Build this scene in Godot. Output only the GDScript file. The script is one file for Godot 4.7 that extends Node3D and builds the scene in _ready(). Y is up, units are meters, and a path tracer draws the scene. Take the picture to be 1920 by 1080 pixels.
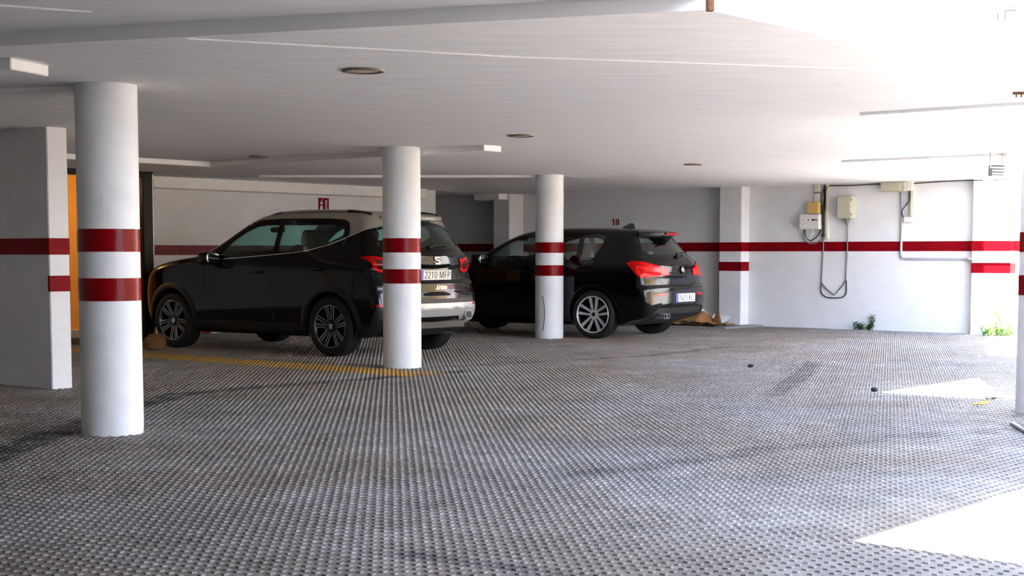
extends Node3D
# A parking garage on the ground floor: two cars, round columns, a stepped slab edge open to a sunny yard.
# Plan axes: u runs along the right-hand wall, v runs across to it; both are turned by 40.5 degrees from the view.

const ANG := 40.5
const H := 2.13
const HN := 2.20
var CU := cos(deg_to_rad(ANG))
var SU := sin(deg_to_rad(ANG))
var M := {}
var floor_img: Image
var rng := RandomNumberGenerator.new()
var used := {}

func _ready() -> void:
	rng.seed = 7
	# ---------- camera
	var cam := Camera3D.new()
	cam.name = "camera"
	cam.projection = Camera3D.PROJECTION_FRUSTUM
	cam.near = 0.1
	cam.far = 200.0
	cam.keep_aspect = Camera3D.KEEP_HEIGHT
	var foc := 2850.0
	cam.size = 1080.0 / foc * cam.near
	cam.frustum_offset = Vector2(0, (700.0 - 540.0) / foc * cam.near)
	cam.position = Vector3(0, 1.107, 0)
	cam.rotation = Vector3(-atan((700.0 - 476.0) / foc), 0, 0)
	add_child(cam)
	cam.current = true
	# ---------- sky and sun
	var env := Environment.new()
	env.background_mode = Environment.BG_SKY
	var sm := ProceduralSkyMaterial.new()
	sm.sky_top_color = Color(0.54, 0.66, 0.86)
	sm.sky_horizon_color = Color(0.90, 0.92, 0.95)
	sm.sky_curve = 0.2
	sm.ground_bottom_color = Color(0.45, 0.42, 0.38)
	sm.ground_horizon_color = Color(0.62, 0.60, 0.56)
	sm.sky_energy_multiplier = 1.0
	var sky := Sky.new()
	sky.sky_material = sm
	env.sky = sky
	env.background_energy_multiplier = 5.4
	env.tonemap_mode = Environment.TONE_MAPPER_LINEAR
	env.tonemap_exposure = 4.0
	env.sdfgi_enabled = true
	env.ssao_enabled = true
	env.ssil_enabled = true
	var we := WorldEnvironment.new()
	we.name = "environment"
	we.environment = env
	add_child(we)
	var sun := DirectionalLight3D.new()
	sun.name = "sun"
	sun.light_color = Color(1.0, 0.975, 0.94)
	sun.light_energy = 8.0
	sun.light_angular_distance = 0.55
	sun.shadow_enabled = true
	add_child(sun)
	sun.look_at_from_position(Vector3.ZERO, Vector3(0.153, -1.0, -0.395), Vector3(1, 0, 0))
	make_materials()
	# ---------- structure
	build_floor()
	build_ceiling()
	build_walls()
	build_outside()
	# ---------- things
	build_columns()
	build_cars()
	build_lights_and_boxes()
	build_small_things()

# ===================================================================== helpers
func uv(u: float, v: float, y := 0.0) -> Vector3:
	return Vector3(CU * u + SU * v, y, SU * u - CU * v)

func xd(x: float, d: float, y := 0.0) -> Vector3:
	return Vector3(x, y, -d)

func numbered(called: String) -> String:
	if not used.has(called):
		used[called] = 0
		return called
	used[called] += 1
	return "%s_%03d" % [called, used[called]]

func thing(called: String, label: String, category: String, at := Vector3.ZERO, turn := 0.0, group := "") -> Node3D:
	var o := Node3D.new()
	o.name = numbered(called)
	add_child(o)
	o.position = at
	o.rotation.y = turn
	o.set_meta("label", label)
	o.set_meta("category", category)
	if group:
		o.set_meta("group", group)
	return o

func struct(called: String) -> Node3D:
	var o := Node3D.new()
	o.name = called
	add_child(o)
	o.set_meta("kind", "structure")
	return o

func put(parent: Node, called: String, mesh: Mesh, mat: Material, at := Vector3.ZERO, turn := 0.0, label := "") -> MeshInstance3D:
	var o := MeshInstance3D.new()
	o.name = called
	o.mesh = mesh
	if mat:
		o.material_override = mat
	o.position = at
	o.rotation.y = turn
	parent.add_child(o, true)
	if label:
		o.set_meta("label", label)
	return o

class MB:
	var p := PackedVector3Array()
	var n := PackedVector3Array()
	var t := PackedVector2Array()
	func tri(a: Vector3, b: Vector3, c: Vector3, na := Vector3.ZERO, nb := Vector3.ZERO, nc := Vector3.ZERO, ta := Vector2.ZERO, tb := Vector2.ZERO, tc := Vector2.ZERO) -> void:
		var g := (c - a).cross(b - a)
		if g.length_squared() < 1e-16:
			return
		g = g.normalized()
		if na == Vector3.ZERO:
			na = g
			nb = g
			nc = g
		if g.dot(na + nb + nc) < 0.0:
			p.append(a); p.append(c); p.append(b)
			n.append(na); n.append(nc); n.append(nb)
			t.append(ta); t.append(tc); t.append(tb)
		else:
			p.append(a); p.append(b); p.append(c)
			n.append(na); n.append(nb); n.append(nc)
			t.append(ta); t.append(tb); t.append(tc)
	func face(pts: Array, nn: Vector3) -> void:
		for i in range(1, pts.size() - 1):
			tri(pts[0], pts[i], pts[i + 1], nn, nn, nn)
	func mesh(tf := Transform3D()) -> ArrayMesh:
		var arr := []
		arr.resize(Mesh.ARRAY_MAX)
		if tf == Transform3D():
			arr[Mesh.ARRAY_VERTEX] = p
			arr[Mesh.ARRAY_NORMAL] = n
		else:
			arr[Mesh.ARRAY_VERTEX] = tf * p
			arr[Mesh.ARRAY_NORMAL] = Transform3D(tf.basis.orthonormalized(), Vector3.ZERO) * n
		arr[Mesh.ARRAY_TEX_UV] = t
		var m := ArrayMesh.new()
		m.add_surface_from_arrays(Mesh.PRIMITIVE_TRIANGLES, arr)
		return m
	# box with chamfered edges, b is the chamfer
	func box(c: Vector3, s: Vector3, b := 0.0, bs := Basis()) -> void:
		var h := s * 0.5
		b = minf(b, minf(h.x, minf(h.y, h.z)) * 0.9)
		for ax in 3:
			var i1 := (ax + 1) % 3
			var i2 := (ax + 2) % 3
			for sg in [-1.0, 1.0]:
				var pts := []
				for q in [[-1, -1], [1, -1], [1, 1], [-1, 1]]:
					var v := Vector3.ZERO
					v[ax] = sg * h[ax]
					v[i1] = q[0] * (h[i1] - b)
					v[i2] = q[1] * (h[i2] - b)
					pts.append(c + bs * v)
				var nn := Vector3.ZERO
				nn[ax] = sg
				face(pts, bs * nn)
		if b <= 0.0:
			return
		for ax in 3:
			var i1 := (ax + 1) % 3
			var i2 := (ax + 2) % 3
			for s1 in [-1.0, 1.0]:
				for s2 in [-1.0, 1.0]:
					var pts := []
					for q in [[-1, 0], [1, 0], [1, 1], [-1, 1]]:
						var v := Vector3.ZERO
						v[ax] = q[0] * (h[ax] - b)
						v[i1] = s1 * (h[i1] - (b if q[1] == 1 else 0.0))
						v[i2] = s2 * (h[i2] - (0.0 if q[1] == 1 else b))
						pts.append(c + bs * v)
					var nn := Vector3.ZERO
					nn[i1] = s1
					nn[i2] = s2
					face(pts, bs * nn.normalized())
		for sx in [-1.0, 1.0]:
			for sy in [-1.0, 1.0]:
				for sz in [-1.0, 1.0]:
					var a := Vector3(sx * h.x, sy * (h.y - b), sz * (h.z - b))
					var e := Vector3(sx * (h.x - b), sy * h.y, sz * (h.z - b))
					var f := Vector3(sx * (h.x - b), sy * (h.y - b), sz * h.z)
					var nn := bs * Vector3(sx, sy, sz).normalized()
					tri(c + bs * a, c + bs * e, c + bs * f, nn, nn, nn)
	# revolve profile (radius, height) about the y axis; sharp where the turn is strong
	func lathe(prof: Array, seg := 32, bs := Basis(), c := Vector3.ZERO) -> void:
		for k in prof.size() - 1:
			var a: Vector2 = prof[k]
			var b: Vector2 = prof[k + 1]
			var dn := Vector2(b.y - a.y, -(b.x - a.x))
			if dn.length() < 1e-7:
				continue
			dn = dn.normalized()
			var n0 := dn
			var n1 := dn
			if k > 0:
				var d0: Vector2 = a - prof[k - 1]
				var m0 := Vector2(d0.y, -d0.x).normalized()
				if m0.dot(dn) > 0.6:
					n0 = (m0 + dn).normalized()
			if k < prof.size() - 2:
				var d1: Vector2 = prof[k + 2] - b
				var m1 := Vector2(d1.y, -d1.x).normalized()
				if m1.dot(dn) > 0.6:
					n1 = (m1 + dn).normalized()
			for i in seg:
				var x0 := TAU * i / seg
				var x1 := TAU * (i + 1) / seg
				var e0 := Vector3(cos(x0), 0, sin(x0))
				var e1 := Vector3(cos(x1), 0, sin(x1))
				var up := Vector3.UP
				var A := c + bs * (e0 * a.x + up * a.y)
				var B := c + bs * (e1 * a.x + up * a.y)
				var C := c + bs * (e1 * b.x + up * b.y)
				var D := c + bs * (e0 * b.x + up * b.y)
				var nA := bs * (e0 * n0.x + up * n0.y)
				var nB := bs * (e1 * n0.x + up * n0.y)
				var nC := bs * (e1 * n1.x + up * n1.y)
				var nD := bs * (e0 * n1.x + up * n1.y)
				var u0 := Vector2(float(i) / seg, a.y)
				var u1 := Vector2(float(i + 1) / seg, a.y)
				var u2 := Vector2(float(i + 1) / seg, b.y)
				var u3 := Vector2(float(i) / seg, b.y)
				tri(A, B, C, nA, nB, nC, u0, u1, u2)
				tri(A, C, D, nA, nC, nD, u0, u2, u3)
	func tube(path: Array, r: float, seg := 8, caps := true) -> void:
		var rings := []
		var norms := []
		var up := Vector3.UP
		for i in path.size():
			var d: Vector3 = (path[mini(i + 1, path.size() - 1)] - path[maxi(i - 1, 0)]).normalized()
			if absf(d.dot(up)) > 0.95:
				up = Vector3.RIGHT if absf(d.x) < 0.9 else Vector3.BACK
			var sx := d.cross(up).normalized()
			var sy := sx.cross(d).normalized()
			up = sy
			var ring := []
			var nr := []
			for k in seg:
				var a := TAU * k / seg
				var e := sx * cos(a) + sy * sin(a)
				ring.append(path[i] + e * r)
				nr.append(e)
			rings.append(ring)
			norms.append(nr)
		for i in path.size() - 1:
			for k in seg:
				var k2 := (k + 1) % seg
				tri(rings[i][k], rings[i][k2], rings[i + 1][k2], norms[i][k], norms[i][k2], norms[i + 1][k2])
				tri(rings[i][k], rings[i + 1][k2], rings[i + 1][k], norms[i][k], norms[i + 1][k2], norms[i + 1][k])
		if caps:
			var d0: Vector3 = (path[0] - path[1]).normalized()
			face(rings[0], d0)
			face(rings[-1], (path[-1] - path[-2]).normalized())
	# extrude a plane polygon (points in the xy plane of bs) from z0 to z1
	func prism(poly: PackedVector2Array, z0: float, z1: float, bs := Basis(), c := Vector3.ZERO) -> void:
		var idx := Geometry2D.triangulate_polygon(poly)
		for q in [[z1, 1.0], [z0, -1.0]]:
			var nn: Vector3 = bs * Vector3(0, 0, q[1])
			for i in range(0, idx.size(), 3):
				var a := poly[idx[i]]
				var b := poly[idx[i + 1]]
				var d := poly[idx[i + 2]]
				tri(c + bs * Vector3(a.x, a.y, q[0]), c + bs * Vector3(b.x, b.y, q[0]), c + bs * Vector3(d.x, d.y, q[0]), nn, nn, nn, a, b, d)
		var sg := 1.0 if not Geometry2D.is_polygon_clockwise(poly) else -1.0
		for i in poly.size():
			var a := poly[i]
			var b := poly[(i + 1) % poly.size()]
			var e := (b - a).normalized()
			var nn := bs * Vector3(e.y * sg, -e.x * sg, 0)
			face([c + bs * Vector3(a.x, a.y, z0), c + bs * Vector3(b.x, b.y, z0), c + bs * Vector3(b.x, b.y, z1), c + bs * Vector3(a.x, a.y, z1)], nn)
	# ellipsoid
	func ball(c: Vector3, r: Vector3, nu := 16, nv := 10, pw := 1.0, bs := Basis()) -> void:
		var pts := []
		for j in nv + 1:
			var row := []
			var th := PI * j / nv
			for i in nu + 1:
				var ph := TAU * i / nu
				var d := Vector3(sin(th) * cos(ph), cos(th), sin(th) * sin(ph))
				var q := Vector3(signf(d.x) * pow(absf(d.x), pw), signf(d.y) * pow(absf(d.y), pw), signf(d.z) * pow(absf(d.z), pw))
				var nn := Vector3(signf(d.x) * pow(absf(d.x), 2.0 - pw) / r.x, signf(d.y) * pow(absf(d.y), 2.0 - pw) / r.y, signf(d.z) * pow(absf(d.z), 2.0 - pw) / r.z)
				row.append([c + bs * (q * r), (bs * nn).normalized()])
			pts.append(row)
		for j in nv:
			for i in nu:
				var a = pts[j][i]
				var b = pts[j][i + 1]
				var d = pts[j + 1][i + 1]
				var e = pts[j + 1][i]
				tri(a[0], b[0], d[0], a[1], b[1], d[1])
				tri(a[0], d[0], e[0], a[1], d[1], e[1])

func box_mesh(s: Vector3, b := 0.0, c := Vector3.ZERO) -> ArrayMesh:
	var m := MB.new()
	m.box(c, s, b)
	return m.mesh()

# prism over a plan polygon of world points (x, depth), from y0 to y1
func plan_mesh(pts: Array, y0: float, y1: float) -> ArrayMesh:
	var poly := PackedVector2Array()
	for q in pts:
		poly.append(Vector2(q.x, q.z))
	var m := MB.new()
	m.prism(poly, y0, y1, Basis(Vector3(1, 0, 0), Vector3(0, 0, 1), Vector3(0, 1, 0)))
	return m.mesh()

# box given by ranges along u, v and height, as a child turned into the u-v frame
func uvbox(parent: Node, called: String, u0: float, u1: float, v0: float, v1: float, y0: float, y1: float, mat: Material, b := 0.0) -> MeshInstance3D:
	return put(parent, called, box_mesh(Vector3(u1 - u0, y1 - y0, v1 - v0), b), mat, uv((u0 + u1) / 2, (v0 + v1) / 2, (y0 + y1) / 2), -deg_to_rad(ANG))

func text_mesh(s: String, height: float, depth: float, bold := false, serif := false, shear := 0.0) -> ArrayMesh:
	var f := SystemFont.new()
	f.font_names = PackedStringArray(["Droid Serif" if serif else "Droid Sans"])
	f.font_weight = 700 if bold else 400
	var t := TextMesh.new()
	t.text = s
	t.font = f
	t.font_size = 64
	t.pixel_size = height / 46.0
	t.depth = depth
	t.curve_step = 2.0
	var out := ArrayMesh.new()
	for k in t.get_surface_count():
		var arr := t.surface_get_arrays(k)
		var pp: PackedVector3Array = arr[Mesh.ARRAY_VERTEX]
		for i in pp.size():
			pp[i].x += pp[i].y * shear
		arr[Mesh.ARRAY_VERTEX] = pp
		out.add_surface_from_arrays(Mesh.PRIMITIVE_TRIANGLES, arr)
	return out

# ===================================================================== materials
func mat(c: Color, rough := 0.8, metal := 0.0, spec := 0.5) -> StandardMaterial3D:
	var m := StandardMaterial3D.new()
	m.albedo_color = c
	m.roughness = rough
	m.metallic = metal
	m.metallic_specular = spec
	return m

func noise(freq: float, octaves := 4, sd := 1) -> FastNoiseLite:
	var n := FastNoiseLite.new()
	n.noise_type = FastNoiseLite.TYPE_SIMPLEX_SMOOTH
	n.frequency = freq
	n.fractal_octaves = octaves
	n.seed = sd
	return n

func noise_tex(n: FastNoiseLite, lo: Color, hi: Color, size := 512) -> NoiseTexture2D:
	var t := NoiseTexture2D.new()
	t.width = size
	t.height = size
	t.seamless = true
	t.noise = n
	var g := Gradient.new()
	g.set_color(0, lo)
	g.set_color(1, hi)
	t.color_ramp = g
	return t

func plaster(c: Color, vary: float, scale: Vector3, sd: int, bump := 0.35, rough := 0.85) -> StandardMaterial3D:
	var m := mat(Color.WHITE, rough)
	m.albedo_texture = noise_tex(noise(0.012, 5, sd), c.darkened(vary), c)
	m.uv1_triplanar = true
	m.uv1_world_triplanar = true
	m.uv1_scale = scale
	m.heightmap_enabled = true
	m.heightmap_texture = noise_tex(noise(0.03, 5, sd + 3), Color.BLACK, Color.WHITE)
	m.heightmap_scale = bump
	return m

func make_materials() -> void:
	M.wall = plaster(Color(0.90, 0.90, 0.90), 0.05, Vector3.ONE * 0.45, 11)
	M.ceiling = plaster(Color(0.965, 0.96, 0.955), 0.05, Vector3(0.22, 0.9, 1.1), 21, 0.15)
	M.column = plaster(Color(0.90, 0.905, 0.91), 0.05, Vector3.ONE * 0.8, 31, 0.25, 0.6)
	M.facade = plaster(Color(0.93, 0.93, 0.925), 0.03, Vector3.ONE * 0.4, 41)
	M.red = plaster(Color(0.52, 0.02, 0.06), 0.2, Vector3.ONE * 1.6, 51, 0.08, 0.22)
	M.red.metallic_specular = 0.22
	M.red_wall = plaster(Color(0.55, 0.02, 0.07), 0.25, Vector3.ONE * 1.2, 53, 0.1, 0.5)
	M.red_wall.metallic_specular = 0.2
	M.red_old = plaster(Color(0.62, 0.22, 0.26), 0.55, Vector3.ONE * 2.2, 55, 0.1, 0.7)
	M.beige = plaster(Color(0.80, 0.68, 0.50), 0.12, Vector3.ONE * 0.4, 61)
	M.joint = mat(Color(0.16, 0.15, 0.14), 0.95)
	M.brown_metal = mat(Color(0.05, 0.035, 0.025), 0.35, 0.0, 0.25)
	M.ochre = plaster(Color(0.90, 0.72, 0.42), 0.06, Vector3.ONE * 0.6, 71)
	M.cream = mat(Color(0.80, 0.74, 0.60), 0.6)
	M.grey_metal = mat(Color(0.60, 0.61, 0.62), 0.35, 0.8)
	M.box_beige = mat(Color(0.74, 0.72, 0.64), 0.5)
	M.box_white = mat(Color(0.86, 0.85, 0.82), 0.45)
	M.box_ochre = mat(Color(0.80, 0.66, 0.38), 0.5)
	M.conduit = mat(Color(0.66, 0.66, 0.67), 0.45)
	M.duct = mat(Color(0.83, 0.81, 0.72), 0.5)
	M.cable = mat(Color(0.05, 0.05, 0.05), 0.5)
	M.cable_grey = mat(Color(0.45, 0.44, 0.42), 0.5)
	M.dark = mat(Color(0.03, 0.03, 0.03), 0.9)
	M.light_ring = mat(Color(0.42, 0.36, 0.28), 0.45)
	M.light_lens = mat(Color(0.86, 0.80, 0.70), 0.35)
	M.rust = plaster(Color(0.55, 0.36, 0.18), 0.6, Vector3.ONE * 5.0, 81, 0.2)
	M.leaf = mat(Color(0.34, 0.52, 0.16), 0.5)
	M.leaf.backlight_enabled = true
	M.leaf.backlight = Color(0.25, 0.35, 0.08)
	M.leaf_dark = mat(Color(0.15, 0.33, 0.10), 0.5)
	M.leaf_dark.backlight_enabled = true
	M.leaf_dark.backlight = Color(0.12, 0.22, 0.06)
	M.leaf_yellow = mat(Color(0.80, 0.62, 0.16), 0.6)
	M.cardboard = plaster(Color(0.68, 0.48, 0.29), 0.18, Vector3.ONE * 2.0, 91, 0.1)
	M.paper = mat(Color(0.88, 0.88, 0.88), 0.7)
	M.stone = plaster(Color(0.62, 0.40, 0.22), 0.45, Vector3.ONE * 7.0, 95, 0.8)
	# car materials
	M.paint = mat(Color(0.016, 0.016, 0.018), 0.16, 0.0, 0.25)
	M.paint.clearcoat_enabled = true
	M.paint.clearcoat = 0.4
	M.paint.clearcoat_roughness = 0.02
	M.roof_paint = mat(Color(0.60, 0.57, 0.53), 0.28, 0.25)
	M.roof_paint.clearcoat_enabled = true
	M.roof_paint.clearcoat = 0.6
	M.roof_paint.clearcoat_roughness = 0.05
	M.trim = mat(Color(0.035, 0.035, 0.036), 0.55)
	M.gloss_black = mat(Color(0.012, 0.012, 0.012), 0.12)
	M.silver = mat(Color(0.60, 0.60, 0.60), 0.38, 0.5)
	M.chrome = mat(Color(0.86, 0.86, 0.86), 0.08, 1.0)
	M.rim_silver = mat(Color(0.78, 0.78, 0.78), 0.38, 0.4)
	M.machined = mat(Color(0.84, 0.84, 0.84), 0.4, 0.35)
	M.rim_black = mat(Color(0.03, 0.03, 0.03), 0.3)
	M.brake = mat(Color(0.25, 0.25, 0.25), 0.5, 0.6)
	M.tyre = mat(Color(0.045, 0.045, 0.045), 0.75)
	M.seat = mat(Color(0.045, 0.045, 0.048), 0.8)
	M.light_red = mat(Color(0.72, 0.012, 0.02), 0.15, 0.0, 0.35)
	M.light_dark = mat(Color(0.30, 0.01, 0.015), 0.12)
	M.light_bright = mat(Color(0.90, 0.11, 0.07), 0.15, 0.0, 0.35)
	M.plate = mat(Color(0.88, 0.88, 0.86), 0.4)
	M.plate_blue = mat(Color(0.05, 0.22, 0.65), 0.4)
	M.plate_ink = mat(Color(0.03, 0.03, 0.03), 0.5)
	M.emblem_blue = mat(Color(0.10, 0.35, 0.72), 0.3)
	M.glass_green = glass(Color(0.77, 0.93, 0.90))
	M.glass_grey = glass(Color(0.80, 0.85, 0.84))
	M.glass_dark = glass(Color(0.62, 0.68, 0.66))
	M.mirror = mat(Color(0.9, 0.9, 0.9), 0.03, 1.0)

func glass(c: Color) -> StandardMaterial3D:
	var m := mat(Color(c.r, c.g, c.b, 0.0), 0.0)
	m.transparency = BaseMaterial3D.TRANSPARENCY_ALPHA
	m.refraction_enabled = true
	m.refraction_scale = 0.05
	return m

# ===================================================================== floor
const FX0 := -13.0
const FD0 := -9.0
const FW := 30.0
const FH := 38.0

func seg_dist(p: Vector2, a: Vector2, b: Vector2) -> float:
	var t := clampf((p - a).dot(b - a) / maxf((b - a).length_squared(), 1e-6), 0.0, 1.0)
	return p.distance_to(a + (b - a) * t)

func build_floor() -> void:
	var W := 1024
	var HH := 1280
	floor_img = Image.create(W, HH, false, Image.FORMAT_RGB8)
	var n1 := noise(0.35, 4, 3)
	var n2 := noise(2.6, 3, 4)
	var n3 := noise(0.9, 4, 5)
	var n4 := noise(6.0, 2, 6)
	var base := Color(0.465, 0.448, 0.432)
	var brown := Color(0.435, 0.39, 0.335)
	var dark := Color(0.22, 0.21, 0.20)
	var yellow := Color(0.66, 0.48, 0.13)
	# tyre marks: polylines of (x, depth, half width, strength)
	var marks := [
		[Vector2(-2.80, 6.6), Vector2(-2.84, 9.0), Vector2(-2.80, 10.7), Vector2(-2.62, 11.95), 0.12, 0.95],
		[Vector2(-2.62, 11.95), Vector2(-2.1, 12.6), Vector2(-1.4, 13.3), Vector2(-0.5, 14.3), 0.10, 0.95],
		[Vector2(2.05, 11.9), Vector2(2.35, 12.9), Vector2(2.75, 14.2), Vector2(3.1, 15.6), 0.09, 0.5],
		[Vector2(-0.7, 14.9), Vector2(0.3, 15.6), Vector2(1.5, 16.5), Vector2(2.5, 18.0), 0.10, 0.45],
		[Vector2(-0.5, 5.6), Vector2(0.6, 4.95), Vector2(1.6, 4.6), Vector2(2.6, 4.4), 0.06, 0.5],
		[Vector2(0.4, 7.6), Vector2(1.5, 8.6), Vector2(2.6, 9.3), Vector2(4.0, 9.8), 0.12, 0.35],
		[Vector2(-4.2, 16.9), Vector2(-3.0, 16.1), Vector2(-1.8, 15.3), Vector2(-1.0, 14.8), 0.05, 0.7],
	]
	for j in HH:
		var d := FD0 + FH * (j + 0.5) / HH
		for i in W:
			var x := FX0 + FW * (i + 0.5) / W
			var a := n1.get_noise_2d(x, d)
			var f := n2.get_noise_2d(x, d)
			var g := n3.get_noise_2d(x + 40.0, d)
			var c := base.lerp(brown, clampf(0.4 + a * 0.8 + g * 0.25, 0.0, 1.0))
			c = c.lerp(dark, clampf(g * 0.55 - 0.10, 0.0, 0.35))
			c = c.lerp(Color(0.55, 0.54, 0.525), clampf(-g * 0.8 - 0.1 + f * 0.3, 0.0, 0.4))
			var k := 1.0 + 0.10 * f + 0.08 * n4.get_noise_2d(x, d)
			floor_img.set_pixel(i, j, Color(c.r * k, c.g * k, c.b * k))
	for mk in marks:
		var lo := Vector2(1e3, 1e3)
		var hi := Vector2(-1e3, -1e3)
		for q in 4:
			lo = lo.min(mk[q])
			hi = hi.max(mk[q])
		var hw: float = mk[4]
		for j in range(int((lo.y - 0.3 - FD0) / FH * HH), int((hi.y + 0.3 - FD0) / FH * HH)):
			for i in range(int((lo.x - 0.3 - FX0) / FW * W), int((hi.x + 0.3 - FX0) / FW * W)):
				var p := Vector2(FX0 + FW * (i + 0.5) / W, FD0 + FH * (j + 0.5) / HH)
				var dd := 9.0
				for q in 3:
					dd = minf(dd, seg_dist(p, mk[q], mk[q + 1]))
				var s := clampf((hw - dd) / 0.04 + 0.5, 0.0, 1.0) * float(mk[5]) * clampf(0.65 + n2.get_noise_2d(p.x * 1.3, p.y * 1.3), 0.0, 1.0)
				if s > 0.0:
					floor_img.set_pixel(i, j, floor_img.get_pixel(i, j).lerp(dark.darkened(0.5), s))
	# worn yellow bay line along u, next to the first car
	for j in range(int((12.5 - FD0) / FH * HH), int((19.0 - FD0) / FH * HH)):
		for i in range(int((-6.5 - FX0) / FW * W), int((0.5 - FX0) / FW * W)):
			var x := FX0 + FW * (i + 0.5) / W
			var d := FD0 + FH * (j + 0.5) / HH
			var pu := CU * x - SU * d
			var pv := SU * x + CU * d
			var edge := 0.02 * n4.get_noise_2d(x * 2.0, d * 2.0)
			if pu > -17.0 and pu < -9.6:
				var inside := clampf((0.27 - absf(pv - 10.05) + edge) / 0.03 + 0.5, 0.0, 1.0)
				var wear := clampf(0.85 + n2.get_noise_2d(x * 2.0, d * 2.0) * 0.8, 0.1, 0.95)
				if inside > 0.0:
					floor_img.set_pixel(i, j, floor_img.get_pixel(i, j).lerp(yellow, inside * wear))
	var fm := mat(Color.WHITE, 0.62)
	fm.albedo_texture = ImageTexture.create_from_image(floor_img)
	fm.texture_repeat = false
	var fl := struct("floor")
	# solid bed below, seen as the dark line of the joints
	put(fl, "joint_bed", plan_mesh([xd(-13, -9), xd(17, -9), xd(17, 29), xd(-13, 29)], -0.3, -0.02), M.joint)
	# concrete bays with open joints
	var us := [-29.73, -24.73, -19.73, -14.73, -9.73, -4.73, 0.27, 5.27, 10.27, 15.27]
	var vs := [-10.5, -5.25, 0.0, 5.25, 10.5, 15.75, 21.0, 26.25]
	for a in us.size() - 1:
		for b in vs.size() - 1:
			var mid := uv((us[a] + us[a + 1]) / 2, (vs[b] + vs[b + 1]) / 2)
			if mid.x < -15 or mid.x > 18 or -mid.z < -10 or -mid.z > 30:
				continue
			var m := MB.new()
			var g := 0.006
			var c := [uv(us[a] + g, vs[b] + g), uv(us[a + 1] - g, vs[b] + g), uv(us[a + 1] - g, vs[b + 1] - g), uv(us[a] + g, vs[b + 1] - g)]
			var t := []
			for q in c:
				t.append(Vector2((q.x - FX0) / FW, (-q.z - FD0) / FH))
			m.tri(c[0], c[1], c[2], Vector3.UP, Vector3.UP, Vector3.UP, t[0], t[1], t[2])
			m.tri(c[0], c[2], c[3], Vector3.UP, Vector3.UP, Vector3.UP, t[0], t[2], t[3])
			for k in 4:
				var p: Vector3 = c[k]
				var q: Vector3 = c[(k + 1) % 4]
				var dn := Vector3(0, -0.03, 0)
				var nn := (q - p).cross(Vector3.UP).normalized()
				m.tri(p, q, q + dn, nn, nn, nn, t[k], t[k], t[k])
				m.tri(p, q + dn, p + dn, nn, nn, nn, t[k], t[k], t[k])
			put(fl, "concrete_bay", m.mesh(), fm)
	# smooth apron along the right-hand wall behind the black hatchback
	var ap := mat(Color(0.50, 0.495, 0.48), 0.7)
	uvbox(fl, "apron", -16.9, -12.2, 19.15, 20.3, -0.02, 0.022, ap, 0.004)
	# small raised studs on a square lattice
	var dome := MB.new()
	var bb := 0.0120
	var tt := 0.0088
	var hh := 0.0052
	var cs := [Vector2(-1, -1), Vector2(1, -1), Vector2(1, 1), Vector2(-1, 1)]
	for k in 4:
		var p: Vector2 = cs[k]
		var q: Vector2 = cs[(k + 1) % 4]
		var nn := Vector3((p.x + q.x) / 2, 0.6, (p.y + q.y) / 2).normalized()
		dome.face([Vector3(p.x * bb, -0.001, p.y * bb), Vector3(q.x * bb, -0.001, q.y * bb), Vector3(q.x * tt, hh, q.y * tt), Vector3(p.x * tt, hh, p.y * tt)], nn)
	dome.face([Vector3(-tt, hh, -tt), Vector3(tt, hh, -tt), Vector3(tt, hh, tt), Vector3(-tt, hh, tt)], Vector3.UP)
	var sm := mat(Color.WHITE, 0.6)
	sm.vertex_color_use_as_albedo = true
	var dm := dome.mesh()
	dm.surface_set_material(0, sm)
	var pitch := 0.055
	var xs := PackedFloat32Array()
	for a in range(int(-22.0 / pitch), int(4.0 / pitch)):
		for b in range(int(2.5 / pitch), int(20.15 / pitch)):
			var u := a * pitch
			var v := b * pitch
			if (v > 19.1 and u < -12.15) or u < -17.0 and v < 18.0:
				continue
			var x := CU * u + SU * v
			var d := -SU * u + CU * v
			if d < 4.0 or d > 27.0 or absf(x) > 0.345 * d + 0.5:
				continue
			xs.append(x)
			xs.append(d)
	var mm := MultiMesh.new()
	mm.transform_format = MultiMesh.TRANSFORM_3D
	mm.use_colors = true
	mm.mesh = dm
	mm.instance_count = xs.size() / 2
	for k in xs.size() / 2:
		var x := xs[2 * k]
		var d := xs[2 * k + 1]
		var s := rng.randf_range(0.88, 1.12)
		mm.set_instance_transform(k, Transform3D(Basis(Vector3.UP, -deg_to_rad(ANG)).scaled(Vector3(s, s, s)), Vector3(x + rng.randf_range(-0.002, 0.002), 0, -d + rng.randf_range(-0.002, 0.002))))
		var c := floor_img.get_pixel(clampi(int((x - FX0) / FW * 1024), 0, 1023), clampi(int((d - FD0) / FH * 1280), 0, 1279)).srgb_to_linear()
		var w := rng.randf_range(0.92, 1.1)
		mm.set_instance_color(k, Color(c.r * w, c.g * w, c.b * w))
	var mi := MultiMeshInstance3D.new()
	mi.name = "floor_studs"
	mi.multimesh = mm
	fl.add_child(mi)
	mi.set_meta("kind", "stuff")
	mi.set_meta("label", "small raised anti-slip studs all over the concrete floor")

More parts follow.
